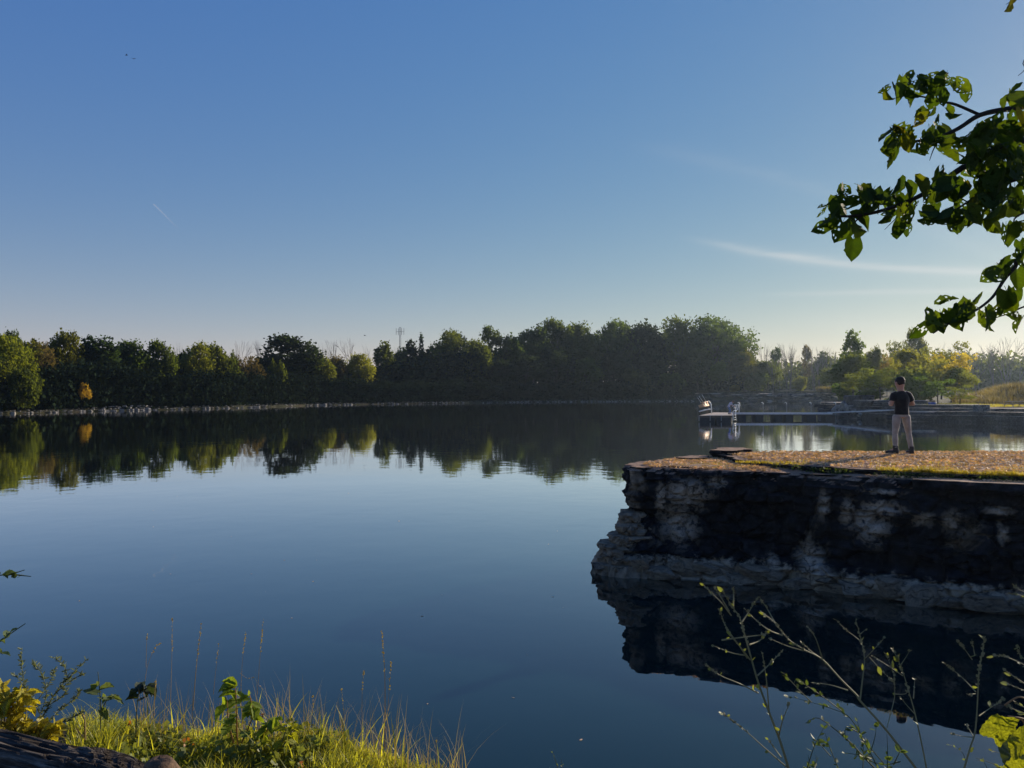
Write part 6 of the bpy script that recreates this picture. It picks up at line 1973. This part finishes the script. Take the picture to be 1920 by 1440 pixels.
# tall seed stalks on the left, each its own plant
SG = 'thin seed stalks above the left bank'
for i, (pp, Y, lab) in enumerate((
        ([(722, 1400), (723, 1300), (721, 1240), (716, 1183)], 3.3, 'tallest dry seed stalk near the right end of the grass'),
        ([(724, 1400), (730, 1300), (734, 1240)], 3.4, 'short dark seed stalk beside the tallest one at the right end of the grass'),
        ([(364, 1330), (370, 1250), (379, 1168)], 3.5, 'tall straight pale seed stalk in the middle of the left grass'),
        ([(322, 1320), (324, 1240), (325, 1158)], 3.8, 'faint upright seed stalk with a small ear left of the straight pale one'),
        ([(452, 1320), (456, 1240), (462, 1185)], 3.9, 'seed stalk with a drooping side blade left of the leafy plant'),
        ([(484, 1300), (489, 1230), (495, 1160)], 4.0, 'faintest seed stalk right of the drooping one above the leafy plant'),
        ([(272, 1300), (278, 1250), (292, 1215), (302, 1205)], 3.9, 'curved dark seed stalk left of the faint upright one'),
        ([(276, 1250), (277, 1205), (278, 1188)], 4.0, 'very thin ear just above the curved dark stalk'),
        ([(402, 1300), (407, 1250), (412, 1206)], 4.0, 'thin leaning ear between the straight pale stalk and the drooping one'),
        ([(680, 1370), (680, 1300), (683, 1255)], 3.5, 'pale jointed stalk left of the tallest seed stalk'),
        ([(584, 1370), (588, 1330), (588, 1302)], 3.4, 'short pale stalk crossing another right of the leafy plant'),
        ([(291, 1340), (293, 1290), (294, 1276)], 3.45, 'stout pale broken stalk left of the grass middle'),
        ([(640, 1380), (645, 1330), (641, 1292)], 3.4, 'thin stalk leaning left between the two pale ones'),
        ([(820, 1440), (818, 1400), (820, 1380)], 3.1, 'last thin stalk at the right end of the bank'))):
    weed('seed_stalk', lab, 'grass stalk', [pp] + ([[(452, 1260), (465, 1270), (477, 1268)]] if 'drooping side' in lab else []), Y, r=.0013 if i not in (0, 2, 11) else .0022, mat=M_DRY, density=0, seedhead=70, seed=40 + i, group=SG)

# leafy plants
def leafy_plant(name, label, cat, stems, Y, size, n_leaf, mat, seed, stem_mat=None, group=None, r=.004, heart=True):
    rnd = random.Random(seed)
    p0 = P(*stems[0][0], Y)
    base = empty(name, tuple(p0)); tag(base, label, cat, group)
    inv = Matrix.Translation(-Vector(base.location))
    meshes = []
    for s in (11, 14, 17):
        me = LEAVES[0 if s == 11 else (3 if s == 14 else 6)].copy()
        me.materials.clear(); me.materials.append(mat); meshes.append(me)
    for st in stems:
        pts = curve([P(x, y, Y) for x, y in st])
        o = MB().tube(pts, [r * (1 - .6 * i / len(pts)) for i in range(len(pts))], 6, False).build('stem', stem_mat or M_STEM)
        o.parent = base; o.matrix_parent_inverse = inv
        for k in range(n_leaf):
            t = rnd.uniform(.25, 1.0)
            q_ = pts[min(len(pts) - 1, int(t * (len(pts) - 1)))]
            o = bpy.data.objects.new('leaf', rnd.choice(meshes)); C.objects.link(o)
            s = size / F * Y * rnd.uniform(.6, 1.15)
            o.scale = (s * .8, s, s)
            az = rnd.uniform(0, 6.28)
            o.rotation_euler = (rnd.uniform(-.5, .7), rnd.uniform(-.4, .4), az)
            off_ = Vector((math.sin(az), -math.cos(az), 0)) * s * .18
            o.location = q_ + off_
            o.parent = base; o.matrix_parent_inverse = inv
    return base
PG = 'leafy plants on the left bank'
leafy_plant('leafy_plant', 'upright leafy plant with yellow-green leaves and a reddish lower stem amid the left grass', 'plant',
            [[(447, 1400), (446, 1350), (444, 1300), (442, 1283)], [(455, 1390), (475, 1340), (470, 1300)], [(465, 1400), (500, 1370), (515, 1345)], [(440, 1390), (430, 1350), (428, 1310)]], 3.35, 25, 13, leafy('plant_leaf_green', (.16, .22, .03), .5, 9, .35, tcol=1.4), 3, group=PG, stem_mat=simple('reddish_stem', ((0.3, (0.30, 0.14, 0.04)), (0.7, (0.45, 0.22, 0.06))), 9, .6, 0))
leafy_plant('leafy_plant', 'small plant with pointed yellow-green leaves right of the upright leafy one', 'plant', [[(520, 1410), (535, 1375), (543, 1345)], [(530, 1400), (548, 1370), (552, 1350)]], 3.3, 24, 6, leafy('plant_leaf_lime', (.26, .28, .03), .5, 9, .35, tcol=1.4), 4, group=PG)
leafy_plant('leafy_plant', 'thin dark plant with a pale lobed leaf, left of the other thin one', 'plant', [[(190, 1400), (192, 1330), (189, 1285), (186, 1258)], [(192, 1330), (205, 1308), (212, 1305)]], 3.4, 24, 5, leafy('plant_leaf_pale', (.09, .12, .05), .4, 9, .35), 5, group=PG, stem_mat=M_DARKSTEM, r=.003)
leafy_plant('leafy_plant', 'thin dark plant with folded dark leaves, right of the other thin one', 'plant', [[(257, 1380), (259, 1330), (262, 1300), (264, 1285)], [(262, 1300), (280, 1288)]], 3.5, 24, 5, leafy('plant_leaf_dark', (.03, .045, .03), .3, 9, .35), 6, group=PG, stem_mat=M_DARKSTEM, r=.003)
leafy_plant('vine_bush', 'yellow and orange leaved bush at the left edge above the log', 'bush',
            [[(10, 1390), (12, 1330), (5, 1285)], [(25, 1390), (35, 1330), (40, 1285)], [(40, 1395), (52, 1340), (55, 1290)], [(-10, 1390), (-5, 1330), (-8, 1300)], [(60, 1395), (70, 1370), (75, 1350)], [(30, 1390), (22, 1350), (24, 1310)], [(85, 1390), (98, 1375), (108, 1360)], [(10, 1395), (40, 1375), (62, 1365)]], 3.15, 25, 20, M_YELLOWLEAF, 8, r=.003)
weed('feathery_weed', 'grey-green feathery weed leaning right beside the yellow-leaved bush', 'weed',
     [[(60, 1385), (85, 1340), (105, 1300), (130, 1270), (165, 1235)], [(75, 1350), (90, 1300), (80, 1260), (66, 1243)], [(105, 1300), (135, 1275), (158, 1262)], [(95, 1320), (125, 1300), (125, 1290)],
      [(70, 1370), (95, 1350), (125, 1320)], [(130, 1270), (122, 1245), (100, 1230)], [(100, 1370), (135, 1345), (160, 1330)], [(60, 1370), (50, 1320), (45, 1260)], [(90, 1380), (115, 1355), (130, 1345)], [(45, 1260), (43, 1235), (44, 1215)],
      [(80, 1340), (60, 1300), (30, 1262)], [(110, 1330), (140, 1310), (150, 1295)], [(75, 1310), (100, 1270), (104, 1255)]], 3.3, r=.003, mat=M_GREYWEED, leaf=M_GREYWEED, density=420, leafsize=.020, seed=60, wide=.55)
weed('dry_flower', 'dry brown curled flower stalk just above the log right of the feathery weed', 'weed', [[(163, 1385), (162, 1350), (158, 1338), (165, 1340)], [(160, 1380), (148, 1365), (145, 1355)]], 3.2, r=.004, mat=M_DRY, density=40, leaf=M_DRY, leafsize=.014, seed=61)
TG = 'leafy twig tips at the left edge'
leafy_plant('twig', 'upper one of the two leafy twig tips at the left edge', 'twig', [[(-60, 1090), (-20, 1080), (20, 1076), (48, 1068)], [(20, 1076), (40, 1078), (60, 1080)]], 2.6, 16, 6, leafy('twig_leaf', (.10, .14, .07), .4, 9, .35), 9, group=TG, stem_mat=M_DARKSTEM, r=.003)
leafy_plant('twig', 'lower one of the two leafy twig tips at the left edge', 'twig', [[(-60, 1240), (-10, 1210), (25, 1185), (50, 1168)], [(-20, 1216), (0, 1220), (8, 1225)]], 2.6, 17, 7, bpy.data.materials['twig_leaf'], 10, group=TG, stem_mat=M_DARKSTEM, r=.003)
# the shrub those twigs belong to stands outside the picture; a few grey weeds below
# ---- the log
LOG_A, LOG_B = Vector((-3.6, 3.40, 2.10)), Vector((-.15, 2.30, 2.04))
def log_mesh():
    """built along X, with deep lengthwise checks"""
    ln = (LOG_B - LOG_A).length
    nU, nV = 260, 150
    V, Fc = [], []
    for i in range(nU + 1):
        t = i / nU
        r0 = .185 - .06 * t + .012 * math.sin(t * 13)
        cy_, cz = .03 * math.sin(t * 5), .02 * math.sin(t * 7)
        for k in range(nV):
            a = 2 * math.pi * k / nV
            tw = a + .6 * t + .25 * noise.noise(Vector((t * 5, 0, 0)))
            c1, s1 = math.cos(tw), math.sin(tw)
            g1 = noise.noise(Vector((c1 * 2.2, s1 * 2.2, t * 2.0)))
            g2 = abs(noise.noise(Vector((c1 * 7, s1 * 7, t * 3.0))))
            g3 = abs(noise.noise(Vector((c1 * 17, s1 * 17, t * 7 + 5))))
            rad = r0 * (1 + .16 * g1) - .045 * max(0, 1 - g2 * 7) - .012 * max(0, 1 - g3 * 5)
            kx = (t - .62) / .035
            ka = math.sin((a - 1.2) / 2) / .25
            d2 = kx * kx + ka * ka
            rad += .035 * math.exp(-d2) - .03 * math.exp(-d2 * 6)
            if i in (0, nU): rad *= .5
            V.append((t * ln, cy_ + math.cos(a) * rad, cz + math.sin(a) * rad))
    for i in range(nU):
        for k in range(nV):
            k2 = (k + 1) % nV
            Fc.append((i * nV + k, (i + 1) * nV + k, (i + 1) * nV + k2, i * nV + k2))
    Fc.append(tuple(range(nV))); Fc.append(tuple(nU * nV + k for k in range(nV - 1, -1, -1)))
    me = bpy.data.meshes.new('driftwood_log')
    me.from_pydata(V, [], Fc)
    me.polygons.foreach_set('use_smooth', [True] * len(me.polygons))
    return me
def log_mat():
    m, N, L = new_mat('weathered_log_wood')
    o = N.new('ShaderNodeOutputMaterial'); b = N.new('ShaderNodeBsdfPrincipled')
    n = noise_n(N, L, coords(N, L, (2.2, 34, 34)), 1.6, 7, .7, .3)
    n2 = noise_n(N, L, coords(N, L, (1, 2, 2)), 4, 4)
    n3 = noise_n(N, L, coords(N, L, (5, 90, 90)), 1.5, 4)
    c = ramp_n(N, L, n, ((.34, (.020, .016, .014)), (.5, (.085, .072, .064)), (.68, (.22, .195, .17))))  # weathered grain, its tones kept dark to carry the shade on the log
    c = mix_n(N, L, 1.0, c, ramp_n(N, L, n2, ((.3, .45), (.7, 1.2))), 'MULTIPLY')
    L.new(c, b.inputs['Base Color']); b.inputs['Roughness'].default_value = .9
    b.inputs['Specular IOR Level'].default_value = .15
    L.new(bump_n(N, L, n3, .8, .006, bump_n(N, L, n, 1.0, .02)), b.inputs['Normal']); L.new(b.outputs[0], o.inputs[0])
    return m
lg = mesh_obj('driftwood_log', log_mesh(), None, log_mat())
lg.location = LOG_A
lg.rotation_euler = (LOG_B - LOG_A).to_track_quat('X', 'Z').to_euler()
tag(lg, 'dark weathered log with long cracks lying across the lower left corner', 'log')
bpy.context.view_layer.update()
kn_ = MB()
k0 = P(305, 1448, 2.42)
loft(kn_, [(k0 + Vector((0, .05, -.05)), .05, .05), (k0, .052, .05), (k0 + Vector((0, -.02, .035)), .046, .042), (k0 + Vector((0, -.02, .045)), .03, .028)], n=14)
o = kn_.build('broken_knot', simple('knot_wood', ((0.3, (0.05, 0.03, 0.02)), (0.7, (0.16, 0.10, 0.06))), 40, .9, .8, .01), None, True)
o.parent = lg
o.matrix_parent_inverse = lg.matrix_world.inverted()

# specks drifting on the water
rs = np.random.RandomState(77)
c_ = []
for _ in range(150):
    Y = 6 + 70 * rs.uniform() ** 1.6
    px = rs.uniform(0, 1900)
    x = G(px, Y)
    if not (x > 1.4 and Y < 22): c_.append((x, Y, .004))
c_ = np.array(c_)
V, Fq = cards(rs, c_, rs.uniform(.02, .06, len(c_)), .7)
V[:, 2] = .003 + np.abs(V[:, 2] - .004) * .1
tag(mesh_obj('floating_specks', np_mesh('floating_specks', V, Fq), None, M_LITTER), 'tiny dead leaves floating on the lake', 'leaves', kind='stuff')

# ---------------------------------------------------------------- sky marks and birds
M_TRAIL, N, L = new_mat('contrail_ice')
o_ = N.new('ShaderNodeOutputMaterial'); d_ = N.new('ShaderNodeBsdfDiffuse'); t_ = N.new('ShaderNodeBsdfTransparent'); tl = N.new('ShaderNodeBsdfTranslucent'); mm = N.new('ShaderNodeMixShader'); m2 = N.new('ShaderNodeMixShader')
mm.inputs[0].default_value = .5; m2.inputs[0].default_value = .13
L.new(d_.outputs[0], mm.inputs[1]); L.new(tl.outputs[0], mm.inputs[2]); L.new(t_.outputs[0], m2.inputs[1]); L.new(mm.outputs[0], m2.inputs[2]); L.new(m2.outputs[0], o_.inputs[0])
d_.inputs['Color'].default_value = (.9, .9, .9, 1); tl.inputs['Color'].default_value = (.9, .9, .9, 1)
ct = MB().tube([P(287, 382, 6000), P(300, 395, 6000), P(313, 408, 6050), P(333, 428, 6100)], [5.0, 4.2, 2.8, .8], 8).build('contrail', M_TRAIL, None, True)
tag(ct, 'short white contrail slanting in the blue sky on the left', 'contrail')
M_BIRD = simple('dark_feathers', ((0.3, (0.02, 0.02, 0.02)), (0.7, (0.04, 0.04, 0.04))), 3, .8, 0)
for i, (px, py, Y, lab) in enumerate(((234.5, 101, 170, 'upper left of the two tiny birds high in the left sky'), (248, 108, 175, 'lower right of the two tiny birds high in the left sky'), (684, 629, 260, 'tiny bird gliding low over the bare trees'))):
    b0 = P(px, py, Y)
    bd = empty('bird', tuple(b0)); tag(bd, lab, 'bird')
    s = 1.0 if i < 2 else 1.6
    mbb = MB(); loft(mbb, [((-.28 * s, 0, 0), .02, .02), ((-.12 * s, 0, 0), .07 * s, .06 * s), ((.1 * s, 0, 0), .06 * s, .05 * s), ((.24 * s, 0, .02), .035 * s, .035 * s), ((.32 * s, 0, .01), .008, .008)], n=8, ref=(0, 1, 0))
    mbb.build('body', M_BIRD, bd, True)
    for sg in (-1, 1):
        MB().add([(-.08 * s, 0, .02), (.1 * s, 0, .02), (.06 * s, sg * .35 * s, .12 * s), (-.12 * s, sg * .3 * s, .1 * s), (-.16 * s, sg * .7 * s, .04 * s), (-.06 * s, 0, .05), (.08 * s, 0, .05)], [(0, 1, 2, 3), (3, 2, 4), (5, 3, 2, 6)]).build('wing', M_BIRD, bd)
    bd.rotation_euler = (0, 0, .6 + i)
# ---------------------------------------------------------------- air
hz_v = [(-3000, -3000, -4), (3000, -3000, -4), (3000, 3000, -4), (-3000, 3000, -4), (-3000, -3000, 45), (3000, -3000, 45), (3000, 3000, 45), (-3000, 3000, 45)]
hz_f = [(3, 2, 1, 0), (4, 5, 6, 7), (0, 1, 5, 4), (1, 2, 6, 5), (2, 3, 7, 6), (3, 0, 4, 7)]
m, N, L = new_mat('morning_haze')
o_ = N.new('ShaderNodeOutputMaterial')
pv = N.new('ShaderNodeVolumePrincipled')
pv.inputs['Color'].default_value = (0.62, 0.80, 1.0, 1)
pv.inputs['Density'].default_value = 0.00014
pv.inputs['Anisotropy'].default_value = 0.65
L.new(pv.outputs[0], o_.inputs['Volume'])
hz = bpy.data.meshes.new('haze')
hz.from_pydata(hz_v, [], hz_f)
haze = mesh_obj('haze', hz, None, m)
tag(haze, 'thin bluish morning haze over the lake', kind='stuff')
